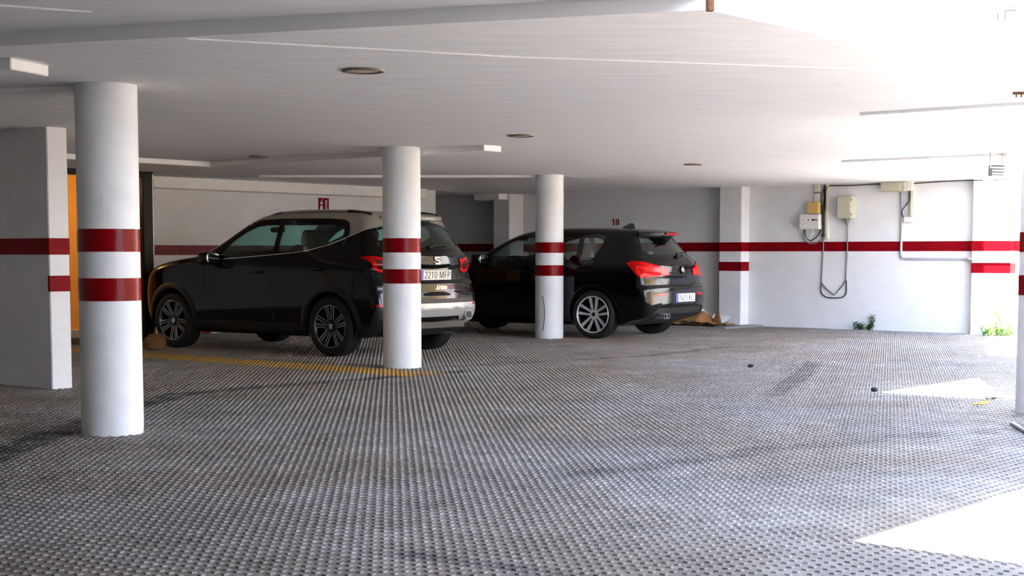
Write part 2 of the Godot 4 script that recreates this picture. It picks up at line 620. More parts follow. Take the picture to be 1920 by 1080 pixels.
# ===================================================================== ceiling
func build_ceiling() -> void:
	var ce := struct("ceiling")
	# main slab with its stepped right-hand edge
	put(ce, "slab", plan_mesh([xd(-9, 9.80), xd(0.82, 6.49), uv(-3.59, 10.17), uv(-5.33, 10.17), uv(-5.33, 15.15), uv(-6.55, 15.15), uv(-8.86, 20.2), uv(-23, 20.2), uv(-23, 8.0), xd(-12, 13)], H, H + 0.25), M.ceiling)
	# nearer slab, a step higher
	put(ce, "slab", plan_mesh([xd(-9, 9.80), xd(0.82, 6.49), uv(-3.59, 4.3), uv(4.0, 4.3), uv(9.0, -4.0), xd(-9, -9)], HN, HN + 0.25), M.ceiling)
	# rusty end of the step
	put(ce, "edge_strip", box_mesh(Vector3(0.03, 0.12, 0.03), 0.004), M.rust, xd(0.83, 6.47, H + 0.05), 0.3)
	# drip lips along the returns of the stepped edge
	uvbox(ce, "drip_lip", -5.33, -3.59, 10.13, 10.17, H - 0.022, H + 0.01, M.ceiling, 0.003)
	uvbox(ce, "drip_lip", -8.16, -5.33, 15.11, 15.15, H - 0.025, H + 0.01, M.ceiling, 0.003)
	# shallow beams under the slab
	var bt := deg_to_rad(17.0)
	put(ce, "beam", box_mesh(Vector3(5.0, 0.06, 0.34), 0.006), M.ceiling, xd(-2.62, 8.05, H - 0.03) + Vector3(-2.5 * cos(bt) + 0.17 * sin(bt), 0, -2.5 * sin(bt) - 0.17 * cos(bt)), -bt)
	put(ce, "beam", box_mesh(Vector3(5.0, 0.035, 0.30), 0.006), M.ceiling, xd(-2.5, 9.46, H - 0.016) + Vector3(-2.5 * cos(bt), 0, -2.5 * sin(bt)), -bt)
	uvbox(ce, "beam", -13.9, -9.57, 10.80, 11.05, H - 0.055, H + 0.01, M.ceiling, 0.006)
	uvbox(ce, "beam", -13.95, -13.65, 8.0, 11.05, H - 0.055, H + 0.01, M.ceiling, 0.006)
	put(ce, "beam", box_mesh(Vector3(3.6, 0.04, 0.3), 0.006), M.ceiling, xd(-1.5, 20.1, H - 0.012))
	uvbox(ce, "beam", -17.0, -16.72, 11.8, 17.5, H - 0.15, H + 0.01, M.ceiling, 0.006)
	uvbox(ce, "beam", -17.62, -17.05, 19.62, 20.2, H - 0.10, H + 0.01, M.ceiling, 0.006)
	# plaster seams that stand out a little
	for s in [[xd(-1.55, 7.33), xd(0.0, 8.0)], [xd(0.0, 8.0), xd(2.05, 8.55)]]:
		var a: Vector3 = s[0]
		var b: Vector3 = s[1]
		var m := MB.new()
		m.tube([a + Vector3(0, H, 0), b + Vector3(0, H, 0)], 0.007, 8)
		put(ce, "plaster_seam", m.mesh(), M.ceiling)
	var m2 := MB.new()
	m2.tube([xd(-2.6, 6.63, HN), xd(-1.9, 6.98, HN)], 0.007, 8)
	put(ce, "plaster_seam", m2.mesh(), M.ceiling)

# ===================================================================== walls
func build_walls() -> void:
	var wr := struct("wall_right")
	uvbox(wr, "wall_face", -23.0, -6.8, 20.2, 20.5, -0.3, 5.2, M.wall)
	uvbox(wr, "pier", -17.37, -17.0, 19.84, 20.25, -0.05, H + 0.05, M.wall, 0.01)
	uvbox(wr, "pier", -12.86, -12.46, 19.98, 20.25, -0.05, H + 0.05, M.wall, 0.01)
	uvbox(wr, "pier", -8.80, -8.25, 20.02, 20.25, -0.05, 5.2, M.wall, 0.01)
	var y0 := 1.145
	var y1 := 1.285
	for q in [[-19.5, -17.37], [-17.0, -12.86], [-12.46, -8.80], [-8.25, -6.8]]:
		uvbox(wr, "painted_stripe", q[0], q[1], 20.196, 20.21, y0, y1, M.red_wall)
	for q in [[-12.863, -12.457, 19.977], [-8.803, -8.247, 20.017]]:
		uvbox(wr, "painted_stripe", q[0], q[1], q[2], 20.2, y0, y1, M.red_wall)
		uvbox(wr, "painted_stripe", q[0], q[1], q[2], 20.2, 0.845, 0.985, M.red_wall)
	# number of the bay, stencilled
	var tm := text_mesh("10", 0.105, 0.004, true, true)
	put(wr, "bay_number", tm, M.red_wall, uv(-15.01, 20.195, 1.625), -deg_to_rad(ANG), "dark red stencilled number 10")

	var wl := struct("wall_left")
	uvbox(wl, "wall_face", -17.3, -17.0, 11.72, 18.0, -0.3, H + 0.1, M.wall)
	uvbox(wl, "wall_face", -23.0, -17.3, 17.7, 18.0, -0.3, H + 0.1, M.wall)
	uvbox(wl, "painted_stripe", -17.01, -16.997, 11.73, 17.9, 1.09, 1.225, M.red_old)
	uvbox(wl, "painted_marker", -17.01, -16.997, 13.26, 13.42, 0.0, 0.5, M.red_wall)
	var wf := struct("wall_far")
	uvbox(wf, "wall_face", -23.0, -22.7, 17.7, 20.4, -0.3, H + 0.1, M.wall)
	# lobby block with the brown framed doorway, ochre wall inside
	var lb := struct("wall_lobby")
	uvbox(lb, "wall_face", -16.3, -16.0, 6.5, 10.2, -0.3, H + 0.1, M.wall)
	uvbox(lb, "side_wall", -17.3, -16.0, 11.58, 11.715, -0.3, H + 0.1, M.brown_metal)
	uvbox(lb, "inner_wall", -18.3, -18.1, 6.5, 11.8, -0.3, H + 0.1, M.ochre)
	uvbox(lb, "inner_wall", -18.3, -17.0, 11.5, 11.715, -0.3, H + 0.1, M.ochre)
	uvbox(lb, "inner_wall", -18.3, -16.0, 6.3, 6.5, -0.3, H + 0.1, M.ochre)
	uvbox(lb, "step", -18.1, -17.2, 6.5, 11.7, -0.05, 0.12, M.cream, 0.01)
	uvbox(lb, "floor_slab", -17.2, -16.05, 6.5, 11.7, -0.05, 0.012, M.joint)
	var dr := struct("door_1")
	uvbox(dr, "door_post", -16.06, -15.94, 11.55, 11.72, 0.0, H, M.brown_metal, 0.008)
	uvbox(dr, "groove_highlight", -15.942, -15.932, 11.69, 11.705, 0.02, H - 0.02, M.grey_metal, 0.002)  # highlight along the groove of the post, put in as a paler metal strip
	uvbox(dr, "door_post", -16.06, -15.94, 10.15, 10.3, 0.0, H, M.brown_metal, 0.008)
	uvbox(dr, "door_header", -16.06, -15.94, 10.15, 11.72, H - 0.07, H, M.brown_metal, 0.008)
	# lobby lamp
	var lt := thing("lobby_lamp", "round warm ceiling lamp inside the ochre lobby", "lamp", uv(-17.2, 10.4, H - 0.005))
	var lm := mat(Color(1, 0.85, 0.6), 0.5)
	lm.emission_enabled = true
	lm.emission = Color(1.0, 0.75, 0.42)
	lm.emission_energy_multiplier = 1.0
	var m := MB.new()
	m.lathe([Vector2(0.0, -0.05), Vector2(0.09, -0.045), Vector2(0.13, -0.02), Vector2(0.14, 0.0)], 24)
	put(lt, "diffuser", m.mesh(), lm)
	var ol := OmniLight3D.new()
	ol.name = "lobby_light"
	ol.light_color = Color(1.0, 0.78, 0.48)
	ol.light_energy = 0.16
	ol.omni_range = 20.0
	ol.omni_attenuation = 2.0
	ol.light_size = 0.12
	ol.shadow_enabled = true
	ol.position = Vector3(0, -0.14, 0)
	lt.add_child(ol)

	var ws := struct("wall_side")
	put(ws, "wall_face", plan_mesh([xd(-9.3, -9), xd(-9.0, -9), xd(-9.0, 14), xd(-9.3, 14)], -0.3, HN + 0.2), M.wall)
	put(ws, "wall_face", plan_mesh([xd(-9.3, 13.7), uv(-16.3, 6.3), uv(-16.3, 6.6), xd(-9.3, 14)], -0.3, HN + 0.2), M.wall)
	var wn := struct("wall_near_added")  # unseen wall, added to keep yard light off the step face
	uvbox(wn, "wall_face", 1.0, 1.3, -9.0, 4.2, -0.3, HN + 0.2, M.wall)
	var wb := struct("wall_back")
	put(wb, "wall_face", plan_mesh([xd(-9.3, -9.3), xd(9.0, -9.3), xd(9.0, -9), xd(-9.3, -9)], -0.3, HN + 0.2), M.wall)

# ===================================================================== outside
func build_outside() -> void:
	# upper walls that rise from the stepped slab edge
	var f1 := struct("wall_upper_near")
	uvbox(f1, "wall_face", -3.9, -3.597, 5.5, 10.16, H + 0.03, 5.0, M.facade)
	uvbox(f1, "added_overhang", -3.6, -2.34, 3.6, 9.6, 3.0, 3.18, M.facade)  # unseen overhang, added to bound the near sun patch on the floor
	var up := struct("ceiling_shade_added")  # unseen slab on posts, added to cut sun and sky light near the viewer
	uvbox(up, "shade_slab", -1.28, 6.0, -6.0, 9.3, 3.0, 3.2, M.facade)
	for q in [Vector2(0.2, 8.8), Vector2(5.5, 8.8), Vector2(5.5, 2.0), Vector2(5.5, -5.0)]:
		var pm := MB.new()
		pm.lathe([Vector2(0.15, 0.0), Vector2(0.15, 3.0)], 24)
		put(up, "shade_post", pm.mesh(), M.facade, uv(q.x, q.y))
	var f2 := struct("wall_upper_middle")
	uvbox(f2, "wall_face", -5.64, -5.337, 10.18, 15.14, H + 0.03, 5.0, M.facade)
	var f3 := struct("wall_upper_far")
	put(f3, "wall_face", plan_mesh([uv(-6.557, 15.16), uv(-8.867, 20.19), uv(-9.16, 20.19), uv(-6.85, 15.16)], H + 0.03, 5.0), M.facade)
	# unseen slab on posts, added to shade the strip next to the right-hand column
	var dx := -3.0 * 0.153
	var dz := -3.0 * 0.395
	var te := struct("roof_shade_added")
	put(te, "sun_block_slab", plan_mesh([xd(3.87 + dx, 12.15 + dz), xd(4.21 + dx, 13.75 + dz), xd(4.5 + dx, 15.3 + dz), xd(5.9 + dx, 15.3 + dz), xd(5.4 + dx, 9.4 + dz), xd(4.3 + dx, 10.0 + dz)], 3.0, 3.18), M.facade)
	for q in [Vector2(5.15, 13.2), Vector2(4.75, 8.75)]:
		var pm := MB.new()
		pm.lathe([Vector2(0.06, 0.0), Vector2(0.06, 3.0)], 24)
		put(te, "sun_block_post", pm.mesh(), M.facade, xd(q.x, q.y))
	# garden wall of the yard
	var gw := struct("wall_yard")
	uvbox(gw, "wall_face", -6.8, 8.0, 22.0, 22.3, -0.3, 3.2, M.beige)
	uvbox(gw, "wall_face", -7.0, -6.8, 20.5, 22.3, -0.3, 3.2, M.facade)
	put(gw, "wall_face", plan_mesh([xd(11.5, 4), xd(11.8, 4), xd(11.8, 22), xd(11.5, 22)], -0.3, 2.5), M.beige)
	put(gw, "wall_cap", plan_mesh([xd(11.42, 4), xd(11.88, 4), xd(11.88, 22), xd(11.42, 22)], 2.5, 2.6), M.facade)

# ===================================================================== columns
func round_column(x: float, d: float, dia: float, label: String, scuff := false) -> void:
	var t := thing("round_column", label, "column", xd(x, d), 0.0, "round white columns with two red bands")
	var r := dia / 2
	var m := MB.new()
	m.lathe([Vector2(r * 0.985, -0.01), Vector2(r * 1.008, 0.05), Vector2(r * 1.004, 0.4), Vector2(r, 0.96), Vector2(r, 1.26), Vector2(r, H + 0.02)], 64)
	put(t, "shaft", m.mesh(), M.column)
	if scuff:
		# rubber mark left by a tyre
		var path := []
		for k in 10:
			var e := k / 9.0
			var an := PI * (1.5 - 0.16 + 0.05 * sin(e * PI))
			path.append(Vector3(cos(an) * r * 1.004, 0.10 + 0.46 * e, -sin(an) * r * 1.004))
		var sc := MB.new()
		sc.tube(path, 0.007, 6)
		put(t, "scuff_mark", sc.mesh(), M.cable_grey)
	for q in [[1.12, 1.257], [0.822, 0.96]]:
		var b := MB.new()
		b.lathe([Vector2(r - 0.003, q[0] - 0.001), Vector2(r + 0.0025, q[0]), Vector2(r + 0.0025, q[1]), Vector2(r - 0.003, q[1] + 0.001)], 64)
		put(t, "red_band", b.mesh(), M.red)

func build_columns() -> void:
	round_column(-2.47, 9.35, 0.372, "largest round white column, at the left, nearest to the viewer")
	round_column(-1.07, 14.81, 0.368, "round white column in front of the two-tone car's tailgate")
	round_column(0.49, 19.98, 0.368, "round white column in front of the black hatchback's doors", true)
	round_column(3.70, 10.55, 0.36, "round white column cut by the right-hand edge of the picture")
	var t := thing("square_pillar", "white rectangular pillar at the left edge behind the nearest round column", "pillar", uv(-11.6, 7.07))
	var tr := -deg_to_rad(ANG)
	var lc := Basis(Vector3.UP, tr)
	put(t, "shaft", box_mesh(Vector3(1.4, H + 0.03, 0.19), 0.008), M.wall, lc * Vector3(0, H / 2, 0), tr)
	for q in [[1.1, 1.235], [0.80, 0.93]]:
		var w := 1.404 if q[0] > 1.0 else 0.03
		var off := 0.0 if q[0] > 1.0 else 0.688
		put(t, "red_band", box_mesh(Vector3(w, q[1] - q[0], 0.194), 0.002), M.red_wall, lc * Vector3(off, (q[0] + q[1]) / 2, 0), tr)

# ===================================================================== cars
# The body is the smooth intersection of a side view, a plan view and a cross section, walked with rays from a spine.
# Local axes: x forward from the rear axle, y up, left side is -z. The left half is built and mirrored.
class Lut:
	var x0 := 0.0
	var k := 1.0
	var tab := PackedFloat32Array()
	func _init(pts: Array, n := 160, smooth := true) -> void:
		x0 = pts[0][0]
		var x1: float = pts[-1][0]
		k = (n - 1) / (x1 - x0)
		var s := 0
		for i in n:
			var x := x0 + i / k
			while s < pts.size() - 2 and x > pts[s + 1][0]:
				s += 1
			var a: Array = pts[s]
			var b: Array = pts[s + 1]
			var t: float = clampf((x - a[0]) / (b[0] - a[0]), 0.0, 1.0)
			if smooth:
				var ma: float = (b[1] - a[1]) / (b[0] - a[0])
				var mb := ma
				if s > 0:
					ma = 0.5 * (ma + (a[1] - pts[s - 1][1]) / (a[0] - pts[s - 1][0]))
				if s < pts.size() - 2:
					mb = 0.5 * (mb + (pts[s + 2][1] - b[1]) / (pts[s + 2][0] - b[0]))
				var dx: float = b[0] - a[0]
				var t2 := t * t
				var t3 := t2 * t
				tab.append((2 * t3 - 3 * t2 + 1) * a[1] + (t3 - 2 * t2 + t) * dx * ma + (-2 * t3 + 3 * t2) * b[1] + (t3 - t2) * dx * mb)
			else:
				tab.append(lerpf(a[1], b[1], t))
	func at(x: float) -> float:
		var f := (x - x0) * k
		if f <= 0.0:
			return tab[0]
		var i := int(f)
		if i >= tab.size() - 1:
			return tab[-1]
		return tab[i] + (tab[i + 1] - tab[i]) * (f - i)

class Shape:
	var top: Lut
	var slope: Lut
	var wy: Lut
	var pl: Lut
	var pg: Lut
	var xr: Lut
	var kr: Lut
	var xf: Lut
	var belt := 1.0
	var y_low := 0.2
	var y_mid := 0.75
	var xs := 0.0
	var xe := 2.6
	func f(p: Vector3) -> float:
		var z := absf(p.z)
		var z2 := z * z
		var xx := p.x + 0.22 * z2
		var a := (p.y - (top.at(xx) - 0.055 * z2)) * slope.at(xx)
		var g := clampf((p.y - belt) * 4.0, 0.0, 1.0)
		var w := wy.at(p.y) * (pl.at(p.x) * (1.0 - g) + pg.at(p.x) * g)
		var b := (z - w) * (0.97 if g <= 0.0 else 0.86)
		var c := xr.at(p.y) + kr.at(p.y) * z2 - p.x
		var d := p.x - (xf.at(p.y) - 0.46 * z2)
		var e := y_low - p.y
		var r := b
		r = sm(r, c, 0.09)
		r = sm(r, d, 0.14)
		r = sm(r, a, 0.075)
		return sm(r, e, 0.08)
	func sm(a: float, b: float, k: float) -> float:
		var h := k - absf(a - b)
		if h <= 0.0:
			return a if a > b else b
		return (a if a > b else b) + h * h / (4.0 * k)
	func hit(o: Vector3, d: Vector3) -> Vector3:
		var lo := 0.0
		var hi := 1.9
		for i in 15:
			var m := 0.5 * (lo + hi)
			if f(o + d * m) > 0.0:
				hi = m
			else:
				lo = m
		return o + d * hi
	func grad(p: Vector3) -> Vector3:
		var e := 0.004
		return Vector3(f(p + Vector3(e, 0, 0)) - f(p - Vector3(e, 0, 0)), f(p + Vector3(0, e, 0)) - f(p - Vector3(0, e, 0)), f(p + Vector3(0, 0, e)) - f(p - Vector3(0, 0, e))).normalized()

class Soup:
	var p := PackedVector3Array()
	var n := PackedVector3Array()
	func add(a: Soup) -> void:
		p.append_array(a.p)
		n.append_array(a.n)

func shell(sh: Shape) -> Soup:
	var rays := []
	var nth := 84
	for i in 42:
		var ph := PI / 2 * (1.0 - i / 42.0)
		rays.append([sh.xs, -sin(ph), cos(ph)])
	var nm := int((sh.xe - sh.xs) / 0.034)
	for i in nm:
		rays.append([sh.xs + (sh.xe - sh.xs) * i / nm, 0.0, 1.0])
	for i in 27:
		var ph := PI / 2 * i / 26.0
		rays.append([sh.xe, sin(ph), cos(ph)])
	var P := []
	var N := []
	for q in rays:
		var row := PackedVector3Array()
		var nr := PackedVector3Array()
		for j in nth + 1:
			var th := PI * j / nth
			var d := Vector3(q[1] * sin(th), cos(th), -q[2] * sin(th))
			var h := sh.hit(Vector3(q[0], sh.y_mid, -0.0005), d)
			row.append(h)
			var g := sh.grad(h)
			if j == 0 or j == nth or absf(h.z) < 0.003:
				g.z = 0.0
				g = g.normalized()
			nr.append(g)
		P.append(row)
		N.append(nr)
	var s := Soup.new()
	for i in rays.size() - 1:
		for j in nth:
			var a: Vector3 = P[i][j]
			var b: Vector3 = P[i + 1][j]
			var c: Vector3 = P[i + 1][j + 1]
			var d: Vector3 = P[i][j + 1]
			if a.y < sh.y_low + 0.01 and c.y < sh.y_low + 0.01:
				continue
			if a.distance_squared_to(b) > 1e-9:
				s.p.append(a); s.p.append(b); s.p.append(c)
				s.n.append(N[i][j]); s.n.append(N[i + 1][j]); s.n.append(N[i + 1][j + 1])
			s.p.append(a); s.p.append(c); s.p.append(d)
			s.n.append(N[i][j]); s.n.append(N[i + 1][j + 1]); s.n.append(N[i][j + 1])
	return s

var wrap_w := 0.865

func flat(q: Vector3, mode: int) -> Vector2:
	if mode == 0 or mode == 4:
		return Vector2(q.x, q.y)
	if mode == 1:
		return Vector2(q.z, q.y)
	if mode == 2:
		return Vector2(q.x, q.z)
	return Vector2(-q.x + maxf(wrap_w - absf(q.z), 0.0), q.y)

# cut a soup along a polygon drawn on the side (0), the rear (1), the top (2) or wrapped round the rear corner (3)
func split(s: Soup, poly_in: Array, mode: int) -> Array:
	var poly := PackedVector2Array(poly_in)
	var inside := Soup.new()
	var rest := s
	for piece in Geometry2D.decompose_polygon_in_convex(poly):
		var pc: PackedVector2Array = piece
		if Geometry2D.is_polygon_clockwise(pc):
			pc.reverse()
		var lo := pc[0]
		var hi := pc[0]
		for q in pc:
			lo = lo.min(q)
			hi = hi.max(q)
		var left := Soup.new()
		var sp := rest.p
		var sn := rest.n
		for i in range(0, sp.size(), 3):
			var a := sp[i]
			var b := sp[i + 1]
			var c := sp[i + 2]
			var nn := sn[i] + sn[i + 1] + sn[i + 2]
			var skip := false
			if mode == 0:
				skip = nn.z > -0.45
			elif mode == 1:
				skip = nn.x > -0.5
			elif mode == 2:
				skip = nn.y < 0.5
			elif mode == 3:
				skip = nn.x > 0.6 or absf(nn.y) > 2.4
			else:
				skip = a.z > -0.35
			if not skip:
				var fa := flat(a, mode)
				var fb := flat(b, mode)
				var fc := flat(c, mode)
				if (fa.x < lo.x and fb.x < lo.x and fc.x < lo.x) or (fa.x > hi.x and fb.x > hi.x and fc.x > hi.x) or (fa.y < lo.y and fb.y < lo.y and fc.y < lo.y) or (fa.y > hi.y and fb.y > hi.y and fc.y > hi.y):
					skip = true
				else:
					var vp := [a, b, c]
					var vn := [sn[i], sn[i + 1], sn[i + 2]]
					var vf := [fa, fb, fc]
					for e in pc.size():
						var ea := pc[e]
						var ed := pc[(e + 1) % pc.size()] - ea
						var ip := []
						var inn := []
						var iff := []
						var op := []
						var on := []
						var cnt := vp.size()
						for k in cnt:
							var k2 := (k + 1) % cnt
							var s0: float = ed.cross(vf[k] - ea)
							var s1: float = ed.cross(vf[k2] - ea)
							if s0 >= 0.0:
								ip.append(vp[k]); inn.append(vn[k]); iff.append(vf[k])
							if s0 <= 0.0:
								op.append(vp[k]); on.append(vn[k])
							if (s0 > 0.0 and s1 < 0.0) or (s0 < 0.0 and s1 > 0.0):
								var t := s0 / (s0 - s1)
								var xp: Vector3 = vp[k].lerp(vp[k2], t)
								var xn: Vector3 = vn[k].lerp(vn[k2], t).normalized()
								ip.append(xp); inn.append(xn); iff.append(vf[k].lerp(vf[k2], t))
								op.append(xp); on.append(xn)
						fan(left, op, on)
						vp = ip
						vn = inn
						vf = iff
						if vp.size() < 3:
							break
					fan(inside, vp, vn)
					continue
			left.p.append(a); left.p.append(b); left.p.append(c)
			left.n.append(sn[i]); left.n.append(sn[i + 1]); left.n.append(sn[i + 2])
		rest = left
	return [inside, rest]

func fan(s: Soup, p: Array, n: Array) -> void:
	for k in range(1, p.size() - 1):
		var g: Vector3 = (p[k] - p[0]).cross(p[k + 1] - p[0])
		if g.length_squared() < 1e-15:
			continue
		s.p.append(p[0]); s.p.append(p[k]); s.p.append(p[k + 1])
		s.n.append(n[0]); s.n.append(n[k]); s.n.append(n[k + 1])

func mirrored(s: Soup) -> Soup:
	var o := Soup.new()
	for q in s.p:
		o.p.append(Vector3(q.x, q.y, -q.z))
	for q in s.n:
		o.n.append(Vector3(q.x, q.y, -q.z))
	return o

func moved(s: Soup, d: float) -> Soup:
	var o := Soup.new()
	o.n = s.n.duplicate()
	for i in s.p.size():
		o.p.append(s.p[i] + s.n[i] * d)
	return o

func soup_mesh(list: Array) -> ArrayMesh:
	var m := MB.new()
	for s in list:
		for i in range(0, s.p.size(), 3):
			m.tri(s.p[i], s.p[i + 1], s.p[i + 2], s.n[i], s.n[i + 1], s.n[i + 2])
	return m.mesh()

# a pane with two faces, so that light is tinted on its way in and out
func pane_mesh(list: Array, sink := 0.004) -> ArrayMesh:
	var m := MB.new()
	for s in list:
		for i in range(0, s.p.size(), 3):
			m.tri(s.p[i] - s.n[i] * sink, s.p[i + 1] - s.n[i + 1] * sink, s.p[i + 2] - s.n[i + 2] * sink, s.n[i], s.n[i + 1], s.n[i + 2])
			var k := sink + 0.004
			m.tri(s.p[i] - s.n[i] * k, s.p[i + 1] - s.n[i + 1] * k, s.p[i + 2] - s.n[i + 2] * k, -s.n[i], -s.n[i + 1], -s.n[i + 2])
	return m.mesh()

func circle(cx: float, cy: float, r: float, k := 40) -> Array:
	var o := []
	for i in k:
		o.append(Vector2(cx + r * cos(TAU * i / k), cy + r * sin(TAU * i / k)))
	return o

func strip(path: Array, w: float) -> Array:
	var a := []
	var b := []
	for i in path.size():
		var d: Vector2 = (path[mini(i + 1, path.size() - 1)] - path[maxi(i - 1, 0)]).normalized()
		var q := Vector2(-d.y, d.x) * w / 2
		a.append(path[i] + q)
		b.push_front(path[i] - q)
	return a + b

func shrink(poly: Array, d: float) -> Array:
	var o := Geometry2D.offset_polygon(PackedVector2Array(poly), -d)
	return Array(o[0]) if o.size() else poly

# ---- wheel meshes; axis is z, the outer face looks to -z
func tyre_mesh(r: float, rr: float, w: float) -> ArrayMesh:
	var m := MB.new()
	var h := w / 2
	var prof := [Vector2(rr - 0.012, -h + 0.012), Vector2(rr + 0.004, -h + 0.004), Vector2(rr + 0.035, -h - 0.002), Vector2(r - 0.03, -h + 0.004), Vector2(r - 0.008, -h + 0.018), Vector2(r - 0.002, -h + 0.03)]
	for g in [-0.055, -0.018, 0.018, 0.055]:
		prof.append(Vector2(r, g - 0.007))
		prof.append(Vector2(r - 0.012, g - 0.0045))
		prof.append(Vector2(r - 0.012, g + 0.0045))
		prof.append(Vector2(r, g + 0.007))
	for q in [Vector2(r - 0.002, h - 0.03), Vector2(r - 0.008, h - 0.018), Vector2(r - 0.03, h - 0.004), Vector2(rr + 0.035, h + 0.002), Vector2(rr - 0.012, h - 0.012)]:
		prof.append(q)
	m.lathe(prof, 56, Basis(Vector3(1, 0, 0), Vector3(0, 0, 1), Vector3(0, -1, 0)))
	return m.mesh()

func rim_ring(rr: float, w: float) -> ArrayMesh:
	var m := MB.new()
	var h := w / 2
	var prof := [Vector2(rr - 0.004, h - 0.02), Vector2(rr - 0.03, h * 0.3), Vector2(rr - 0.03, -h + 0.05), Vector2(rr - 0.012, -h + 0.012), Vector2(rr - 0.003, -h + 0.002), Vector2(rr + 0.004, -h + 0.006)]
	m.lathe(prof, 56, Basis(Vector3(1, 0, 0), Vector3(0, 0, 1), Vector3(0, -1, 0)))
	return m.mesh()

# one bar from the hub to the rim: at angle a, offset half widths w0 (hub) and w1 (rim), bent by skew
func bar(m: MB, a0: float, a1: float, r0: float, r1: float, w0: float, w1: float, z0: float, z1: float, t: float) -> void:
	var p0 := Vector2(cos(a0), sin(a0)) * r0
	var p1 := Vector2(cos(a1), sin(a1)) * r1
	var d := (p1 - p0).normalized()
	var q := Vector2(-d.y, d.x)
	var f := [p0 - q * w0, p0 + q * w0, p1 + q * w1, p1 - q * w1]
	var zz := [z0, z0, z1, z1]
	var fr := []
	var bk := []
	for k in 4:
		fr.append(Vector3(f[k].x, f[k].y, zz[k]))
		bk.append(Vector3(f[k].x, f[k].y, zz[k] + t))
	var nf: Vector3 = (Vector3(fr[1]) - fr[0]).cross(Vector3(fr[2]) - fr[0]).normalized()
	if nf.z > 0:
		nf = -nf
	m.face(fr, nf)
	for k in 4:
		var k2 := (k + 1) % 4
		var e: Vector3 = fr[k2] - fr[k]
		var nn := Vector3(e.y, -e.x, 0).normalized()
		var mid: Vector3 = (fr[0] + fr[1] + fr[2] + fr[3]) / 4.0
		if nn.dot(Vector3(fr[k]) - mid) < 0:
			nn = -nn
		m.face([fr[k], fr[k2], bk[k2], bk[k]], nn)

func wheel(parent: Node3D, called: String, at: Vector3, flip: bool, kit: Dictionary, spin: float) -> void:
	var w := Node3D.new()
	w.name = called
	parent.add_child(w, true)
	w.position = at
	w.basis = (Basis(Vector3.UP, PI) if flip else Basis()) * Basis(Vector3(0, 0, 1), spin)
	for q in kit.list:
		put(w, q[0], q[1], q[2])

